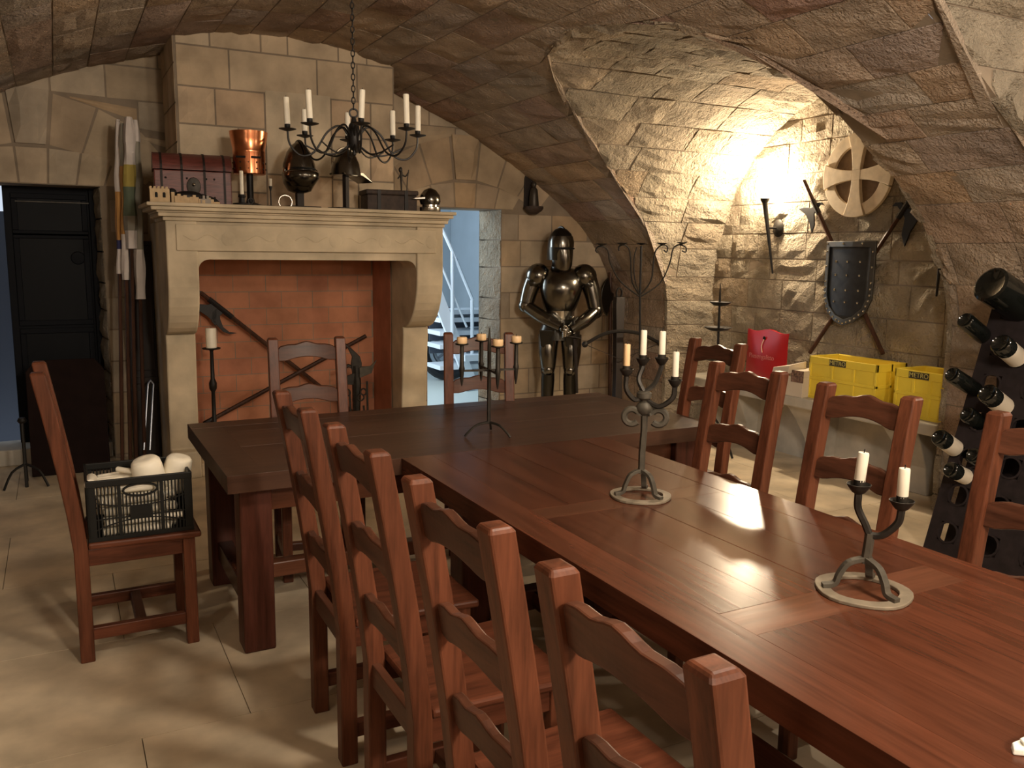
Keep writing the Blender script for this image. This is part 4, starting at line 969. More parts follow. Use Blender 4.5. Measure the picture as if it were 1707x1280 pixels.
# ------------------------------------------------------------------ table candelabra
def cup(mb, x, y, z, r, h=.027): return mb.lathe([(.006, z - h), (r * .55, z - h * .75), (r * .92, z - h * .2), (r, z), (r * .94, z + .001), (r * .85, z - h * .2), (r * .45, z - h * .5), (.001, z - h * .5)], (x, y, 0), 16)
def iron_candelabrum(name, label, loc, az, ro, s, legtop, stem_pts, arms, rn=.010, mat='irong', extra=None, cr=.024, group=None, cl=None):
    t = thing(name, label, 'candelabrum', loc, az)
    n = 28; secs = []
    for i in range(n):
        a = 2 * math.pi * i / n; w_ = 1 + .02 * math.sin(5 * a)
        secs.append([V((r_ * w_ * math.cos(a), r_ * w_ * math.sin(a), z)) for r_, z in ((ro * .72, 0), (ro, 0), (ro, .009), (ro * .72, .010))])
    MB().loft(secs, closed=True).build('ring_base', 'ringm', t, bevel=.002)
    for a in (200, 320, 80):
        ca, sa = math.cos(rad(a)), math.sin(rad(a)); rr = ro * .86
        MB().tube(smoothpath([(rr * 1.02 * ca, rr * 1.02 * sa, .014), (rr * .72 * ca, rr * .72 * sa, .020), (rr * .62 * ca, rr * .62 * sa, .045), (rr * .42 * ca, rr * .42 * sa, legtop * .85), (.004 * ca, .004 * sa, legtop)], 4), rn * 1.15, 4, flat=(.75, 1.2)).build('leg', mat, t, bevel=.001)
    MB().tube([(0, 0, legtop - .012)] + stem_pts, rn * 1.25, 6).build('stem', mat, t, smooth=SM)
    if extra: extra(t)
    for i, (pts, (bx_, by_, bz)) in enumerate(arms):
        am_ = MB().tube(smoothpath(pts + [(bx_, by_, bz - .03), (bx_, by_, bz - .012)], 5), rn * .95, 6).build('arm', 'iron' if mat == 'irong' else mat, t, smooth=SM)
        c_ = cup(MB(), bx_, by_, bz, cr).lathe([(.013, bz - .012), (.014, bz + .012), (.011, bz + .012)], (bx_, by_, 0), 12); c_.build('drip_cup', 'iron', am_, smooth=SM)
    m = Matrix.Translation(loc) @ Matrix.Rotation(az, 4, 'Z')
    return t, m
# four-armed
loc4 = V((1.765, 2.36, ZT)); az4 = -math.atan2(1.765, 2.36)
b4 = [(-.062, -.025, .452), (-.008, .03, .484), (.056, .028, .488), (.102, -.02, .420)]
def ex4(t):
    for x, sx in ((-.040, -1), (.052, 1)):
        MB().tube([(x + .026 * math.cos(a) * sx, -.006, .285 + .026 * math.sin(a)) for a in np.linspace(-2.4, 2.9, 18)] + [(x - sx * .03, -.004, .32)], .0095, 6, flat=(1.2, .8)).build('scroll', 'irong', t, smooth=SM)
    MB().lathe([(.018, .345), (.026, .352), (.026, .368), (.018, .375)], n=12).build('collar', 'irong', t, smooth=SM)
    MB().ball((.003, 0, .315), (.03, .024, .028), 10, 7).build('knot', 'irong', t, smooth=SM)
arms4 = [([(0, 0, .36), (-.03, -.012, .345), (-.060, -.024, .38)], b4[0]), ([(0, 0, .37), (-.02, .02, .41)], b4[1]), ([(0, 0, .37), (.035, .02, .40)], b4[2]), ([(0, 0, .35), (.05, -.012, .325), (.095, -.02, .355)], b4[3])]
t4, m4 = iron_candelabrum('table_candelabrum', 'four armed grey forged iron candelabrum standing on the long table', loc4, az4, .107, 1, .095, [(0, 0, .16), (.004, 0, .24), (.002, 0, .36)], arms4, .0095, extra=ex4)
lb4 = ['amber tinted candle in the lowest left cup of the four armed candelabrum', 'tallest standing white candle, second from left on four armed candelabrum', 'white candle third from left on the four armed candelabrum', 'white candle in the low right cup of the four armed candelabrum']
for (x, y, z), h, lb in zip(b4, (.086, .098, .092, .096), lb4):
    candle(m4 @ V((x, y, z - .0)), .0112, h, lb, 'candles on the four armed candelabrum', 'waxo' if 'amber' in lb else 'wax')
# two-armed
loc2 = V((1.763, 1.412, ZT)); az2 = -math.atan2(1.763, 1.412)
b2_ = [(-.028, 0, .278), (.072, -.006, .250)]
arms2 = [([(.006, 0, .145), (-.006, 0, .175), (-.026, 0, .215)], b2_[0]), ([(.006, 0, .15), (.035, -.003, .155), (.066, -.006, .190)], b2_[1])]
t2, m2 = iron_candelabrum('table_candelabrum', 'two armed forged iron candelabrum standing on the near end of the table', loc2, az2, .117, 1, .088, [(.004, 0, .12), (.006, 0, .155)], arms2, .0098, cr=.030)
t2['label'] = 'two armed forged iron candelabrum with ring base near the wine rack chair'
for (x, y, z), h, lb, tl in zip(b2_, (.078, .078), ('leaning white candle in the left cup of the two armed candelabrum', 'upright white candle in the right cup of the two armed candelabrum'), (.07, 0)):
    c_ = candle(m2 @ V((x, y, z + .004)), .0135, h, lb, 'candles on the two armed candelabrum'); c_.rotation_euler = (0, tl, az2)
# far stand with a horizontal cross of tea lights
locf = V((1.735, 3.50, ZT)); azf = -math.atan2(1.735, 3.50) 
tf = thing('tea_light_stand', 'thin three legged iron stand with a cross of tea lights on crosswise table', 'candelabrum', locf, azf)
MB().tube([(0, 0, .055), (0, 0, .42), (0, 0, .50)], [.009, .009, .002], 6).build('spike', 'iron', tf, smooth=SM)
for a in (205, 325, 85):
    ca, sa = math.cos(rad(a)), math.sin(rad(a))
    MB().tube(smoothpath([(0, 0, .062), (.06 * ca, .06 * sa, .052), (.105 * ca, .105 * sa, .02), (.12 * ca, .12 * sa, .004)], 4), .006, 6).build('leg', 'iron', tf, smooth=SM)
mf = Matrix.Translation(locf) @ Matrix.Rotation(azf, 4, 'Z')
ra = rad(-17); lbs = ['tea light on the right arm of the thin iron stand', 'tea light on the rear arm of the thin iron stand', 'tea light on the left arm of the thin iron stand', 'tea light on the nearest arm of the thin iron stand']
for k in range(4):
    a = -ra + k * math.pi / 2; x, y = .130 * math.cos(a), .130 * math.sin(a)
    am_ = MB().tube([(0, 0, .305), (x * 1.04, y * 1.04, .305)], .0065, 4).build('arm', 'iron', tf)
    MB().lathe([(.002, .235), (.007, .26), (.010, .30), (.014, .315), (.010, .33), (.009, .42), (.030, .425), (.031, .43), (.0, .43)], (x, y, 0), 12).build('spike_cup', 'iron', am_, smooth=SM)
    candle(mf @ V((x, y, .430)), .0235, .030, lbs[k], 'tea lights on the thin iron stand', 'waxo', True)

# ------------------------------------------------------------------ chandelier
lc = V((1.46, 4.6, 2.17)); cdl = thing('chandelier', 'black wrought iron chandelier with eight curved arms hanging on a chain', 'chandelier', lc, rad(-17.6 + 6))
MB().lathe([(.002, -.07), (.012, -.06), (.010, -.04), (.03, -.02), (.034, .03), (.028, .09), (.016, .11), (.010, .135)], n=12).build('hub', 'black', cdl, smooth=SM)
m_ = Matrix.Translation(lc) @ Matrix.Rotation(rad(-17.6 + 6), 4, 'Z'); RC = .345
names8 = ['rightmost', 'rear right', 'rearmost', 'rear left', 'leftmost', 'front left', 'front', 'front right']
for k in range(8):
    a = k * math.pi / 4; ca, sa = math.cos(a), math.sin(a)
    P_ = lambda r_, z: (r_ * ca, r_ * sa, z)
    am_ = MB().tube(smoothpath([P_(.02, .02), P_(.07, .085), P_(.14, .05), P_(.21, -.055), P_(.28, -.075), P_(.335, -.02), P_(RC, .055)], 5), .0055, 6).build('arm', 'black', cdl, smooth=SM)
    MB().tube(smoothpath([P_(.025, -.01), P_(.10, -.06), P_(.18, -.055), P_(.26, -.02)], 4), .0045, 6).build('brace', 'black', cdl, smooth=SM)
    MB().lathe([(.01, .045), (.044, .055), (.046, .058), (.012, .062), (.015, .066), (.015, .088), (.011, .088)], (RC * ca, RC * sa, 0), 14).build('drip_pan', 'black', am_, smooth=SM)
    candle(m_ @ V(P_(RC, .078)), .0155, (.135, .14, .13, .12, .14, .14, .14, .15)[k], f'{names8[k]} white candle on the hanging iron chandelier', 'chandelier candles').rotation_euler = (random.Random(k).uniform(-.04, .04), random.Random(k + 9).uniform(-.05, .05), 0)
MB().tube([(.022 * math.cos(t), 0, .155 + .022 * math.sin(t)) for t in np.linspace(0, 6.283, 15)[:-1]], .005, 6, closed=True).build('hanging_ring', 'black', cdl, smooth=SM)
z = .19; i = 0
while z + lc.z < 3.075:
    MB().tube([((.009 * math.cos(t) if i % 2 else 0), (0 if i % 2 else .009 * math.cos(t)), z + .018 * math.sin(t)) for t in np.linspace(0, 6.283, 11)[:-1]], .0032, 5, closed=True).build('chain_link', 'black', cdl, smooth=SM); z += .030; i += 1

# ------------------------------------------------------------------ suit of armour
ka = thing('suit_of_armour', 'dark polished steel suit of armour standing against the back wall with hands joined', 'suit of armour', (4.06, 6.72, 0), rad(-30.7))
sA = .00545
def ax(u): return (u - 925) * sA
def az_(v): return (702 - v) * sA
def plate(name, secs, mat='steel', n=20):   # sections: (z, cx, cy, rx, ry)
    MB().loft([[V((cx_ + rx * math.cos(2 * math.pi * k / n), cy_ + ry * math.sin(2 * math.pi * k / n), z_)) for k in range(n)] for z_, cx_, cy_, rx, ry in secs]).build(name, mat, ka, smooth=rad(60))
def limb(name, pts, rs, mat='steel'): MB().tube(smoothpath(pts, 4), list(np.interp(np.linspace(0, 1, (len(pts) - 1) * 4 + 1), np.linspace(0, 1, len(rs)), rs)), 14).build(name, mat, ka, smooth=rad(60))
MB().b2((-.30, -.24, 0), (.30, .22, .05)).build('plinth', 'dark', ka, bevel=.006)
plate('breastplate', [(az_(515), ax(922), 0, .125, .095), (az_(505), ax(922), -.01, .135, .11), (az_(490), ax(923), -.03, .165, .14), (az_(470), ax(924), -.04, .19, .165), (az_(452), ax(924), -.035, .19, .155), (az_(440), ax(925), -.01, .16, .11), (az_(433), ax(925), .01, .10, .08)])
plate('gorget', [(az_(438), ax(925), .0, .11, .095), (az_(430), ax(922), .0, .085, .08), (az_(420), ax(922), .0, .07, .07)], 'steeld')
plate('belt', [(az_(518), ax(922), -.005, .135, .108), (az_(502), ax(922), -.012, .139, .116)], 'silver')
plate('fauld', [(az_(552), ax(918), 0, .165, .125), (az_(535), ax(919), 0, .158, .122), (az_(516), ax(922), -.004, .132, .105)], 'steeld')
# helmet: sallet turned to the right
hm = Matrix.Rotation(rad(38), 3, 'Z'); hc = V((ax(922), .0, 0))
n = 24
def hsec(z_, rx, rf, rb, cy_=0):
    out = []
    for k in range(n):
        a = 2 * math.pi * k / n; c_, s_ = math.cos(a), math.sin(a)
        out.append(hm @ V((rx * c_, cy_ + (rb if s_ > 0 else rf) * s_, z_)) + hc)
    return out
MB().loft([hsec(az_(420), .105, .10, .16), hsec(az_(412), .11, .105, .15), hsec(az_(400), .115, .115, .135), hsec(az_(388), .112, .118, .125), hsec(az_(377), .088, .10, .10), hsec(az_(370), .05, .06, .06), hsec(az_(367), .01, .01, .02)]).build('helmet', 'steeld', ka, smooth=rad(60))
MB().loft([hsec(az_(399), .117, .122, .05), hsec(az_(390), .117, .125, .05), hsec(az_(381), .102, .112, .05)]).build('visor', 'steel', ka, smooth=rad(60))
MB().loft([hsec(az_(438), .07, .105, .06), hsec(az_(428), .09, .128, .05), hsec(az_(412), .10, .13, .05), hsec(az_(403), .105, .126, .05)]).build('bevor', 'steel', ka, smooth=rad(60))
MB().tube([hm @ V((.117 * math.sin(t), -.124 * math.cos(t), az_(401))) + hc for t in np.linspace(-1.1, 1.1, 12)], .007, 6).build('eye_slit', 'void', ka)
MB().tube([hm @ V((0, -.10 * math.cos(t), az_(398) + .175 * math.sin(t))) + hc for t in np.linspace(.5, 2.6, 12)], .010, 6).build('comb', 'steeld', ka, smooth=SM)
for sx, sh, el, wr_, pr in ((-1, (884, 441), (866, 496), (925, 528), 885), (1, (965, 443), (982, 503), (940, 533), 962)):
    a_ = V((ax(sh[0]), .0, az_(sh[1]))); e_ = V((ax(el[0]), -.02, az_(el[1]))); w_ = V((ax(wr_[0]) , -.20, az_(wr_[1])))
    plateM = Matrix.Rotation(rad(sx * 28), 3, 'Y')
    MB().ball(V((ax(pr), -.0, az_(446))), (.115, .115, .11), 16, 10, plateM).build('pauldron', 'steel', ka, smooth=rad(60))
    for k in range(2): MB().ball(V((ax(pr) + sx * .018 * (k + 1), -.0, az_(442) - .045 * (k + 1))), (.100 - .008 * k, .104 - .01 * k, .06), 16, 8, plateM).build('shoulder_lame', 'steeld', ka, smooth=rad(60))
    limb('upper_arm_plate', [a_, a_.lerp(e_, .5) + V((sx * .012, 0, 0)), e_], [.085, .076, .064])
    MB().ball(e_, (.070, .072, .074), 14, 9).build('elbow_cop', 'steel', ka, smooth=rad(60))
    limb('vambrace', [e_, e_.lerp(w_, .45) + V((0, -.02, -.012)), w_], [.062, .060, .044])
    d = (w_ - e_).normalized()
    limb('gauntlet_cuff', [w_ - d * .12, w_ - d * .03], [.066, .046], 'steel')
    hb = w_ + d * .03 + V((0, -.012, -.006))
    gn_ = MB().ball(hb, (.040, .032, .030), 12, 8).build('gauntlet', 'steel', ka, smooth=SM)
    for k in range(4):
        b_ = hb + V((0, -.014, .022 - .015 * k)); f_ = -sx
        MB().tube(smoothpath([b_, b_ + V((f_ * .028, -.012, -.006)), b_ + V((f_ * .045, .004, -.014)), b_ + V((f_ * .04, .02, -.018))], 3), [.0095, .0095, .009, .009, .009, .0085, .0085, .008, .008, .007], 6).build('finger', 'silver', gn_, smooth=SM)
    MB().tube(smoothpath([hb + V((0, -.01, .022)), hb + V((f_ * .014, -.026, .032)), hb + V((f_ * .03, -.03, .024))], 3), [.010, .010, .010, .009, .009, .008, .007], 6).build('thumb', 'silver', gn_, smooth=SM)
    hip = V((ax(905 if sx < 0 else 942), .0, az_(545))); kn = V((ax(905 if sx < 0 else 942), -.035, az_(602))); an = V((ax(903 if sx < 0 else 942), .02, az_(688)))
    limb('cuisse', [hip, hip.lerp(kn, .5) + V((sx * .006, -.015, 0)), kn], [.098, .088, .066])
    MB().ball(kn + V((0, -.012, 0)), (.062, .066, .062), 14, 9).build('knee_cop', 'steel', ka, smooth=rad(60))
    MB().ball(kn + V((sx * .055, .0, 0)), (.016, .04, .045), 12, 8).build('knee_wing', 'steeld', ka, smooth=rad(60))
    limb('greave', [kn, kn.lerp(an, .35) + V((0, .02, 0)), an], [.056, .064, .058, .043], 'steeld')
    MB().ball(an + V((0, -.07, -.045)), (.048, .13, .038), 14, 8).build('sabaton', 'steeld', ka, smooth=SM)
    MB().prism([(-.07, 0), (.07, 0), (.055, -.15), (0, -.18), (-.055, -.15)], -.012, .0, V((ax(902 if sx < 0 else 944), -.125, az_(535))), (1, .0, 0), V((0, -.12, 1)).normalized()).build('tasset', 'steeld', ka, bevel=.006)
sw = thing('sword', 'dark sheathed sword hanging beside the thigh of the suit of armour', 'sword', (4.06, 6.72, 0), rad(-30.7))
MB().tube([(ax(948), -.17, az_(548)), (ax(954), -.10, az_(640))], [.018, .012], 6, flat=(1, .5)).build('scabbard', 'dark', sw)
MB().tube([(ax(944), -.215, az_(515)), (ax(948), -.18, az_(545))], .013, 8).build('grip', 'black', sw); MB().tube([(ax(938), -.185, az_(543)), (ax(958), -.185, az_(546))], .009, 6).build('cross_guard', 'steel', sw); MB().ball((ax(943), -.22, az_(512)), .02, 10, 6).build('pommel', 'steel', sw, smooth=SM)

# ------------------------------------------------------------------ weapons and iron stands in the back corner
YX = 6.30
cb = thing('crossbow', 'dark wooden crossbow standing upright between armour and the fan candelabrum', 'crossbow', V((at(1035, 690, Y=YX).x, YX, 0)))
p0 = at(1032, 495, Y=YX + .1); p1 = V((at(1026, 690, Y=YX - .1).x, YX - .12, .0))
cb.location = p1
MB().loft([[P + V((a * w_, b * .03, 0)) for a, b in ((-1, -1), (1, -1), (1, 1), (-1, 1))] for P, w_ in ((p1, .040), (p1.lerp(p0, .45), .034), (p1.lerp(p0, .75), .040), (p1.lerp(p0, .95), .05), (p0, .045))]).build('stock', 'dark', cb, bevel=.006, off=p1)
l_ = at(975, 574, Y=YX - .08); r_ = at(1100, 572, Y=YX - .02); mdl = at(1035, 552, Y=YX - .06)
MB().tube(smoothpath([l_, l_.lerp(mdl, .5) + V((0, 0, .03)), mdl, mdl.lerp(r_, .5) + V((0, 0, .03)), r_], 5), [.012] + [.016] * 19 + [.012], 6).build('bow', 'black', cb, smooth=SM, off=p1)
MB().ball(l_, .028, 8, 6).build('bow_tip', 'black', cb, smooth=SM, off=p1); MB().ball(r_, .028, 8, 6).build('bow_tip', 'black', cb, smooth=SM, off=p1)
MB().tube([l_, p1.lerp(p0, .55) + V((0, -.05, 0)), r_], .0035, 4).build('bow_string', 'dark', cb, off=p1)
MB().tube([p0 + V((.03 * math.cos(t), 0, .035 + .045 * math.sin(t))) for t in np.linspace(0, 6.283, 13)[:-1]], .010, 6, closed=True).build('stirrup', 'black', cb, smooth=SM, off=p1)
axp = V((at(1022, 500, Y=6.96).x, 6.96, 0))
axe = thing('battle_axe', 'battle axe with a big crescent blade half hidden behind the crossbow', 'axe', axp)
MB().tube([(0, 0, 0), (.0, .06, 1.42)], .018, 8).build('haft', 'shaft', axe, smooth=SM)
zc = at(1015, 495, Y=6.95).z
cres = [( -.145 * math.cos(rad(t)), .21 * math.sin(rad(t))) for t in np.linspace(-62, 62, 15)] + [(-.03, .05), (0, .03), (0, -.03), (-.03, -.05)]
MB().prism(cres, -.012, .012, (0.02, .03, zc), (1, 0, 0), (0, 0, 1)).build('blade', 'steeld', axe, bevel=.003)

def fancandel():
    Yc = 5.75; b = at(1069, 720, Y=Yc); base = V((b.x, Yc, 0))
    t = thing('fan_candelabrum', 'tall thin black floor candelabrum with five fanned scroll arms in back corner', 'candelabrum', base)
    L = lambda u, v: at(u, v, Y=Yc) - base
    MB().tube([(0, 0, .0), L(1067, 600), L(1067, 492), L(1069, 410)], .009, 8).build('stem', 'black', t, smooth=SM)
    for pts in ([(1067, 495), (1035, 470), (1018, 440), (1014, 420), (1008, 412), (998, 411), (993, 417), (996, 421)], [(1067, 492), (1054, 470), (1051, 430), (1048, 414), (1040, 408), (1032, 411), (1032, 418)],
                [(1067, 492), (1085, 468), (1090, 430), (1095, 415), (1105, 408), (1113, 412), (1111, 420), (1107, 417)], [(1067, 495), (1100, 472), (1116, 440), (1122, 415), (1132, 408), (1143, 412), (1143, 420), (1137, 418)]):
        MB().tube(smoothpath([L(u, v) for u, v in pts], 4), .0065, 6).build('arm', 'black', t, smooth=SM)
    MB().tube(smoothpath([L(1067, 492), L(1058, 465), L(1057, 430), L(1062, 412)], 4), .005, 6).build('arm', 'black', t, smooth=SM)
    for u, v in ((1003, 407), (1037, 406), (1069, 406), (1104, 406), (1137, 405)):
        p_ = L(u, v); MB().lathe([(.008, -.012), (.03, -.004), (.043, .003), (.044, .006), (.0, .004)], p_, 14).build('candle_pan', 'black', t, smooth=SM)
    for a in (90, 210, 330): MB().tube(smoothpath([(0, 0, .30), (.10 * math.cos(rad(a)), .10 * math.sin(rad(a)), .22), (.19 * math.cos(rad(a)), .19 * math.sin(rad(a)), .01)], 4), .008, 6).build('leg', 'black', t, smooth=SM)
fancandel()
Yp = 5.15; b = at(1190, 640, Y=Yp); base = V((b.x, Yp, 0))
pk = thing('saucer_stand', 'black iron spike stand with three stacked dishes by the right wall', 'stand', base)
L = lambda u, v: at(u, v, Y=Yp) - base
MB().tube([(0, 0, .0 + .2), L(1196, 600), L(1200, 500), L(1201, 472)], [.012, .010, .009, .003], 8).build('spike', 'black', pk, smooth=SM)
for u, v, r_ in ((1201, 504, .085), (1197, 546, .108), (1190, 595, .12)):
    MB().lathe([(.01, -.03), (r_ * .55, -.024), (r_ * .9, -.006), (r_, .003), (r_ * .97, .005), (r_ * .5, -.014), (.01, -.018)], L(u, v), 20).build('dish', 'black', pk, smooth=SM)
for a in (80, 200, 320): MB().tube(smoothpath([(0, 0, .35), (.10 * math.cos(rad(a)), .10 * math.sin(rad(a)), .2), (.17 * math.cos(rad(a)), .17 * math.sin(rad(a)), .008)], 4), .009, 6).build('leg', 'black', pk, smooth=SM)

# ------------------------------------------------------------------ right wall: cross disc, shield, polearms, torch sconces
XF = XW - .035
pc = at(1434, 292, X=XF); Rr = .305
cd = thing('cross_disc', 'round pale stone disc with a flared cross over dark openings on right wall', 'wall ornament', pc)
# local frame: u = -y (viewer right), v = z, normal towards room = -x
def wp(pts, t0, t1): m = MB(); m.prism(pts, t0, t1, (0, 0, 0), (0, -1, 0), (0, 0, 1)); return m
wp([(Rr * .97 * math.cos(t), Rr * .97 * math.sin(t)) for t in np.linspace(0, 2 * math.pi, 48)[:-1]], -.012, .016).build('back_disc', 'crossd', cd, off=(0, 0, 0))
def flare(a):
    ca, sa = math.cos(a), math.sin(a); pts = []
    prof = [(.0365, .034), (.06, .036), (.12, .043), (.18, .055), (.24, .073), (.293, .094)]
    right = [(r_, -w_) for r_, w_ in prof]; left = [(r_, w_) for r_, w_ in prof][::-1]
    a1 = math.atan2(.094, .293); ar = [(Rr * math.cos(t), Rr * math.sin(t)) for t in np.linspace(-a1, a1, 9)]
    return [(x * ca - y * sa, x * sa + y * ca) for x, y in right[:-1] + ar + left[1:]]
for k in range(4): wp(flare(k * math.pi / 2), .010, .048).build('cross_arm', 'cross', cd, bevel=.003)
wp([(-.0362, -.0362), (.0362, -.0362), (.0362, .0362), (-.0362, .0362)], .010, .0486).build('cross_centre', 'cross', cd)
a1 = math.atan2(.094, .293) + .03
for k in range(4):
    t0, t1 = k * math.pi / 2 + a1, (k + 1) * math.pi / 2 - a1; e_ = .32
    wp([(Rr * math.cos(t), Rr * math.sin(t)) for t in np.linspace(t0, t1, 10)] + [(.215 * math.cos(t), .215 * math.sin(t)) for t in np.linspace(t1 + .06, t0 - .06, 10)], .010, .038).build('rim_segment', 'cross', cd, bevel=.003)

ps = at(1411, 470, X=XW - .09)
sd = thing('heater_shield', 'black heater shield with riveted grey steel rim on the right wall', 'shield', ps)
hw_, ht, hb_ = .225, .30, -.325
out = [(-hw_, ht), (hw_, ht), (hw_, .0), (hw_ * .98, -.12), (hw_ * .80, -.22), (hw_ * .4, -.295), (0, hb_), (-hw_ * .4, -.295), (-hw_ * .80, -.22), (-hw_ * .98, -.12), (-hw_, .0)]
def curved(pts, dep): return [V((dep + .25 * u * u * 2.2, -u, v)) for u, v in pts]
def strip(mb, po, pi, d0, d1):
    n_ = len(po); vs = curved(po, d0) + curved(pi, d0) + curved(po, d1) + curved(pi, d1); fs = []
    for i in range(n_):
        j = (i + 1) % n_; fs += [(i, j, n_ + j, n_ + i), (2 * n_ + i, 3 * n_ + i, 3 * n_ + j, 2 * n_ + j), (i, 2 * n_ + i, 2 * n_ + j, j), (n_ + i, n_ + j, 3 * n_ + j, 3 * n_ + i)]
    return mb.add(vs, fs)
def dense(p):
    o_ = []
    for i in range(len(p)):
        a, b = V(p[i]), V(p[(i + 1) % len(p)])
        for k in range(5): o_.append(tuple(a.lerp(b, k / 5)))
    return o_
od = dense(out); idn = [(u * .84, (v - .0) * .86 + .0) for u, v in od]
strip(MB(), od, idn, -.012, .004).build('rim', 'sedge', sd, bevel=.002)
gm = MB(); rws = 14
gv = []; 
fm = MB(); vs = []; fs = []
for i in range(rws + 1):
    v = hb_ * .88 + (ht - hb_) * .9 * i / rws
    hwid = np.interp(v, [hb_, -.30, -.22, -.12, 0, ht], [.005, hw_ * .4, hw_ * .80, hw_ * .98, hw_, hw_]) * .88
    for k in range(9): u = -hwid + 2 * hwid * k / 8; vs.append(V((-.001 + .55 * u * u, -u, v)))
for i in range(rws):
    for k in range(8): a = i * 9 + k; fs.append((a, a + 1, a + 10, a + 9))
fo = fm.add(vs, fs).build('field', 'shield', sd, smooth=rad(60)); so = fo.modifiers.new('thick', 'SOLIDIFY'); so.thickness = .012
rv = MB()
for i in range(0, len(od), 2): u, v = od[i]; u *= .93; v *= .94; rv.ball((-.014 + .55 * u * u, -u, v), .009, 6, 4)
for v_ in (.15, .05, -.06, -.15):
    for u in (-.11, 0, .11): rv.ball((-.004 + .55 * u * u, -u, v_), .010, 6, 4)
rv.build('rivets', 'silver', sd)
XH = XW - .05
halberd('halberd leaning left behind the shield, its head in the lamp glow', at(1472, 590, X=XH), at(1335, 290, X=XH), .80, (-1, 0, 0), .55)
halberd('halberd leaning right behind the shield, its dark axe head by the vault rib', at(1350, 588, X=XH + .02), at(1527, 318, X=XH + .02), .90, (1, 0, 0), .72)

def torch(label, u0, v0, u1, v1, lit):
    X = XW - .11
    a = at(u0, v0, X=X); b = at(u1, v1, X=X + .03); p_ = at(u0 + 17, (v0 * 2 + v1) / 3, X=XW)
    t = thing('torch_sconce', label, 'wall lamp', V((XW, a.y, (a.z + b.z) / 2 + .12)))
    o_ = t.location
    MB().tube([a, a.lerp(b, .3), b], [.022, .016, .007], 10).build('torch_rod', 'black', t, smooth=SM, off=o_)
    bpz = a.lerp(b, .36)
    MB().lathe([(.06, 0), (.058, .015), (.04, .03), (.001, .036)], V((XW - .0, bpz.y - .03, bpz.z)), 18, Matrix.Rotation(rad(-90), 3, 'Y'), 1.25, 1).build('wall_plate', 'iron', t, smooth=SM, off=o_)
    MB().tube([V((XW - .03, bpz.y - .03, bpz.z)), V((X, bpz.y, bpz.z + .0))], .008, 6).build('bracket', 'black', t, off=o_)
    MB().lathe([(.02, -.01), (.034, .012), (.040, .03), (.036, .032), (.001, .012)], a, 14).build('lamp_cup', 'black', t, smooth=SM, off=o_)
    MB().lathe([(.012, .012), (.024, .04), (.028, .07), (.020, .11), (.008, .145), (.001, .16)], a, 14).build('bulb', 'bulb' if lit else 'offbulb', t, smooth=rad(60), off=o_)
    return t
torch('lit torch shaped wall lamp glowing left of the cross disc', 1275, 337, 1288, 456, True)
torch('unlit torch shaped wall lamp right of the shield by the vault rib', 1573, 378, 1561, 494, False)

# ------------------------------------------------------------------ things on the bench
ZB = .55
pr_ = at(1272, 640, X=5.10)
bag = thing('plastic_bag', 'flat red plastic carrier bag with pale lettering on the bench', 'bag', V((5.12, pr_.y, ZB)), 0)
yb0, yb1 = at(1240, 600, X=5.10).y - pr_.y, at(1307, 600, X=5.10).y - pr_.y; zt_ = at(1272, 551, X=5.10).z - ZB
vs = []; fs = []; n1, n2 = 10, 9
for s_ in (-1, 1):
    for j in range(n2 + 1):
        for i in range(n1 + 1):
            f_ = i / n1; g_ = j / n2; y = yb0 + (yb1 - yb0) * f_; bul = .045 * math.sin(math.pi * f_) ** .6 * math.sin(math.pi * min(.93, g_ * .8 + .12)) + .004
            z = zt_ * g_ - (.012 * math.sin(f_ * 9) if g_ > .95 else 0) + (.0)
            vs.append(V((s_ * bul + .02 * g_ + .006 * math.sin(7 * f_ + 5 * g_), y, max(z, .0))))
W1 = n1 + 1; off = W1 * (n2 + 1)
for j in range(n2):
    for i in range(n1):
        a = j * W1 + i; fs += [(a, a + 1, a + W1 + 1, a + W1), (off + a, off + a + W1, off + a + W1 + 1, off + a + 1)]
rim = list(range(W1)) + [j * W1 + n1 for j in range(1, n2 + 1)] + [n2 * W1 + i for i in range(n1 - 1, -1, -1)] + [j * W1 for j in range(n2 - 1, 0, -1)]
for i in range(len(rim)): a, b = rim[i], rim[(i + 1) % len(rim)]; fs.append((a, off + a, off + b, b))
MB().add(vs, fs).build('bag_body', 'red', bag, smooth=rad(60))
text('lettering', 'Piesengalitto', .056, 'redt', bag, (-.046, (yb0 + yb1) / 2, zt_ * .52), (rad(90), 0, rad(-90)))
MB().lathe([(.016, 0), (.016, .003), (.001, .003)], (-.012, (yb0 + yb1) / 2 + .01, zt_ * .86), 12, Matrix.Rotation(rad(-90), 3, 'Y')).build('handle_hole', 'void', bag)
MB().tube(smoothpath([(-.016, (yb0 + yb1) / 2 + .01, zt_ * .84), (-.03, (yb0 + yb1) / 2 + .02, zt_ * .72), (-.04, (yb0 + yb1) / 2, zt_ * .6)], 4), .0035, 5).build('draw_string', 'string', bag)
MB().tube(smoothpath([(-.05, yb1 + .04, zt_ * .02), (-.06, yb1 + .01, zt_ * .2), (-.06, yb1 - .03, zt_ * .27), (-.055, yb1 - .07, zt_ * .22)], 5), .004, 5).build('handle_cord', 'string', bag)
pw = at(1322, 655, X=4.90)
wb_ = thing('cardboard_box', 'opened white cardboard box with printed side and tilted lid on the bench', 'box', V((4.985, pw.y, ZB)), rad(3))
MB().b2((-.11, -.10, 0), (.11, .12, .15)).build('box', 'card', wb_, bevel=.002)
MB().b2((-.1125, -.105, .11), (-.108, .01, .20)).build('printed_flap', 'print', wb_); MB().b2((-.108, -.10, .15), (.10, .02, .20)).build('inner_tray', 'card', wb_, bevel=.002)
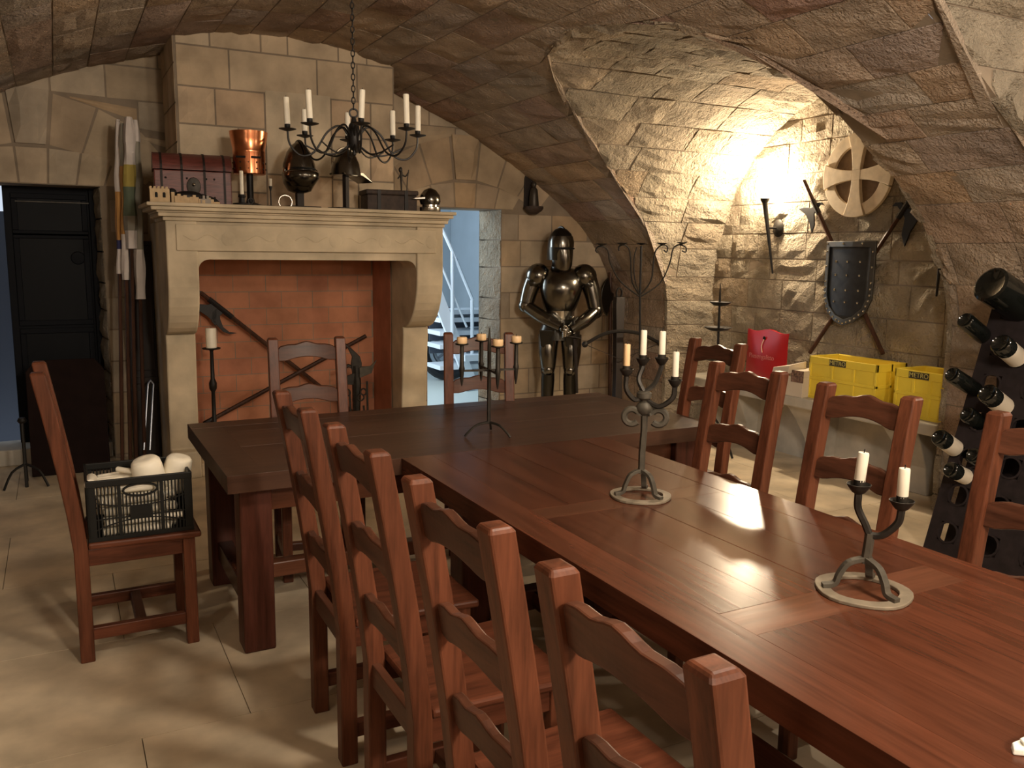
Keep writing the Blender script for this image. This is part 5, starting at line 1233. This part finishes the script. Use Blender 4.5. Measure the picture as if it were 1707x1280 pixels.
MB().hexa([V(p_) for p_ in ((-.16, .005, .17), (-.13, .185, .15), (.06, .17, .16), (.05, .01, .20), (-.15, .0, .235), (-.12, .18, .20), (.06, .17, .21), (.05, .01, .255))]).build('lid', 'card', wb_, bevel=.003)
def ycrate(label, u0, v0, u1, v1, X, tagf):
    y0, y1 = at(u0, v0, X=X).y, at(u1, v1, X=X).y; H_ = .315; D_ = .31; Wd = y0 - y1
    t = thing('yellow_crate', label, 'crate', V((X + D_ / 2, (y0 + y1) / 2, ZB)), 0, 'yellow folding crates')
    def bx_(a, b, name, mat='yellow', bv=.003): return MB().b2(a, b).build(name, mat, t, bevel=bv)
    w2, d2 = Wd / 2, D_ / 2
    bx_((-d2 + .008, -w2 + .008, 0), (-d2 + .016, w2 - .008, H_ - .004), 'front_panel'); bx_((d2 - .016, -w2 + .008, 0), (d2 - .008, w2 - .008, H_ - .004), 'rear_panel')
    for s_ in (-1, 1): bx_((-d2 + .008, s_ * (w2 - .005), 0), (d2 - .008, s_ * (w2 - .013), H_ - .004), 'end_panel')
    bx_((-d2 + .01, -w2 + .01, 0), (d2 - .01, w2 - .01, .008), 'base_panel')
    for z0, z1 in ((0, .022), (.145, .168), (H_ - .055, H_)):
        bx_((-d2, -w2, z0), (-d2 + .012, w2, z1), 'rib'); bx_((d2 - .012, -w2, z0), (d2, w2, z1), 'rib')
        for s_ in (-1, 1): bx_((-d2, s_ * w2 - .006 - .006 * s_, z0), (d2, s_ * w2 + .006 - .006 * s_, z1), 'rib')
    for f_ in (-1, -.36, .30, 1):
        y = f_ * (w2 - .012); bx_((-d2 + .001, y - .010, .0), (-d2 + .011, y + .010, H_), 'rib')
    for s_ in (-1, 1):
        for x in (-d2 + .012, 0, d2 - .012): bx_((x - .01, s_ * w2 - .006 - .006 * s_, 0), (x + .01, s_ * w2 + .006 - .006 * s_, H_), 'rib')
    ty = tagf * w2
    bx_((-d2 - .002, ty - .075, H_ - .052), (-d2 + .001, ty + .075, H_ - .008), 'label_plate', 'tag', 0)
    text('lettering', 'METRO', .044, 'tagt', t, (-d2 - .0025, ty, H_ - .030), (rad(90), 0, rad(-90)))
    return t
yc1 = ycrate('yellow folding crate with a METRO plate beside the white box', 1345, 660, 1457, 680, 4.95, .12)
yc2 = ycrate('yellow folding crate with a METRO plate, partly behind the wine rack bottles', 1487, 683, 1575, 706, 4.95, .08)

# ------------------------------------------------------------------ riddling rack and bottles
RY0, RY1 = 2.97, 2.05; rb = V((4.165, 0, 0)); rt_ = V((4.60, 0, 1.40))
rk = thing('wine_rack', 'dark wooden A frame riddling rack with bottles before the right wall', 'wine rack', (4.5, 2.5, 0))
up = (rt_ - rb).normalized(); nr = V((-up.z, 0, up.x))   # outward, towards the table
rows_, cols_ = 7, 4
def rp(y, h, d=0): return V((rb.x, y, 0)) + up * h + nr * d
HL = (rt_ - rb).length
def panel(mb, y0, y1, h0, h1): return mb.hexa([rp(y1, h0, 0), rp(y0, h0, 0), rp(y0, h0, -.03), rp(y1, h0, -.03), rp(y1, h1, 0), rp(y0, h1, 0), rp(y0, h1, -.03), rp(y1, h1, -.03)])
hole_h = [HL * (i + .62) / rows_ for i in range(rows_)]; hole_y = [RY0 + (RY1 - RY0) * (j + .5) / cols_ for j in range(cols_)]; hs = .052
he = [0] + [v for h in hole_h for v in (h - hs, h + hs)] + [HL]
for i in range(0, len(he), 2): panel(MB(), RY0, RY1, he[i], he[i + 1]).build('board', 'rack', rk, off=rk.location)
for h in hole_h:
    ye = [RY0] + [v for y in hole_y for v in (y + hs, y - hs)] + [RY1]
    for i in range(0, len(ye), 2): panel(MB(), ye[i], ye[i + 1], h - hs, h + hs).build('board', 'rack', rk, off=rk.location)
    for y in hole_y:
        MB().loft([[rp(y, h, d) + (V((0, 1, 0)) * math.cos(a) + up * math.sin(a)) * r_ for r_, d in ((hs * .98, .001), (hs * 1.18, .001), (hs * 1.18, .006), (hs * .98, .006))] for a in np.linspace(0, 6.283, 17)[:-1]], closed=True).build('hole_rim', 'rack', rk, off=rk.location)
MB().hexa([V((4.84, RY1, 0)), V((4.84, RY0, 0)), V((4.81, RY0, 0)), V((4.81, RY1, 0)), V((4.645, RY1, 1.40)), V((4.645, RY0, 1.40)), V((4.615, RY0, 1.40)), V((4.615, RY1, 1.40))]).build('rear_panel', 'rack', rk, off=rk.location)
MB().b2((rt_.x - .03, RY1, rt_.z - .03), (rt_.x + .07, RY0, rt_.z + .02)).build('ridge', 'rack', rk, off=rk.location, bevel=.004)
def bottle(label, u, v, d0, r, L, lab, mat='glass', ax_=(.88, .0, -.47), group='dark wine bottles in the riddling rack', foil=False):
    # base of the bottle seen at pixel (u, v), d0 in front of the rack board
    dd = ray(u, v); P0 = rp(0, 0, d0); t_ = (P0 - EYE).dot(nr) / dd.dot(nr); B = EYE + dd * t_
    a = V(ax_).normalized()
    t = thing('wine_bottle', label, 'bottle', B, 0, group); t.rotation_mode = 'QUATERNION'; t.rotation_quaternion = V((0, 0, 1)).rotation_difference(a)
    gl_ = MB().lathe([(r * .2, .018), (r * .7, .006), (r * .86, 0), (r, .008), (r, L * .60), (r * .94, L * .66), (r * .55, L * .76), (r * .37, L * .82), (r * .36, L * .96), (r * .42, L * .965), (r * .42, L * .99), (.001, L)], n=20).build('glass', mat, t, smooth=rad(50))
    if lab: MB().lathe([(r * 1.004, L * .20), (r * 1.010, L * .20), (r * 1.010, L * .50), (r * 1.004, L * .50)], n=20).build('label', lab, gl_, smooth=rad(50))
    MB().lathe([(r * .375, L * .80), (r * .385, L * .80), (r * .44, L * 1.0), (.001, L * 1.004)], n=14).build('capsule', 'foil', gl_, smooth=rad(50))
bottle('very big dark bottle lying atop the wine rack', 1650, 473, .25, .098, .56, None, group=None, ax_=(.88, -.12, -.42))
bottle('dark bottle without label, upper left edge of the wine rack', 1608, 533, .19, .046, .33, None)
bottle('dark bottle with white label beneath the very big bottle', 1667, 572, .18, .054, .36, 'label')
bottle('dark bottle poking left across the METRO plate of the yellow crate', 1586, 624, .22, .044, .34, None, ax_=(.9, -.05, -.42))
bottle('dark bottle with white label just above the red chair post', 1645, 655, .18, .052, .36, 'label')
bottle('dark bottle sunk deep in the rack below the yellow crate corner', 1612, 690, .07, .045, .33, None)
bottle('dark bottle with white label beside the shaded bench end', 1565, 728, .17, .047, .33, 'label')
bottle('lowest dark bottle in the rack with a white label', 1583, 782, .14, .043, .33, 'label', ax_=(.92, -.05, -.38))
bottle('dark bottle sunk beside the chair post, below the labelled one', 1622, 758, .06, .044, .33, None)

# white paper
MB().hexa([rp(RY1, .0, -.17), rp(RY0, .0, -.17), rp(RY0, .0, -.18), rp(RY1, .0, -.18), rp(RY1, .85, -.17), rp(RY0, .85, -.17), rp(RY0, .85, -.18), rp(RY1, .85, -.18)]).build('hole_light_block', 'rack', rk, off=rk.location)  # added board behind the holes, stops the lit floor showing through
pp = at(1684, 1256, Z=ZT)
nap = thing('folded_napkin', 'white folded paper napkin on the table in the lower right corner', 'napkin', pp, rad(-20))
MB().hexa([V(p_) for p_ in ((0, -.005, 0), (.13, -.05, 0), (.16, .06, 0), (.01, .012, 0), (.002, -.004, .012), (.13, -.05, .016), (.16, .06, .018), (.012, .012, .014))]).build('fold', 'paper', nap, bevel=.003)
MB().hexa([V(p_) for p_ in ((.02, -.004, .0165), (.12, -.04, .0165), (.14, .05, .0185), (.025, .012, .0155), (.02, -.004, .021), (.12, -.04, .024), (.14, .05, .025), (.025, .012, .020))]).build('fold', 'paper', nap, bevel=.002)
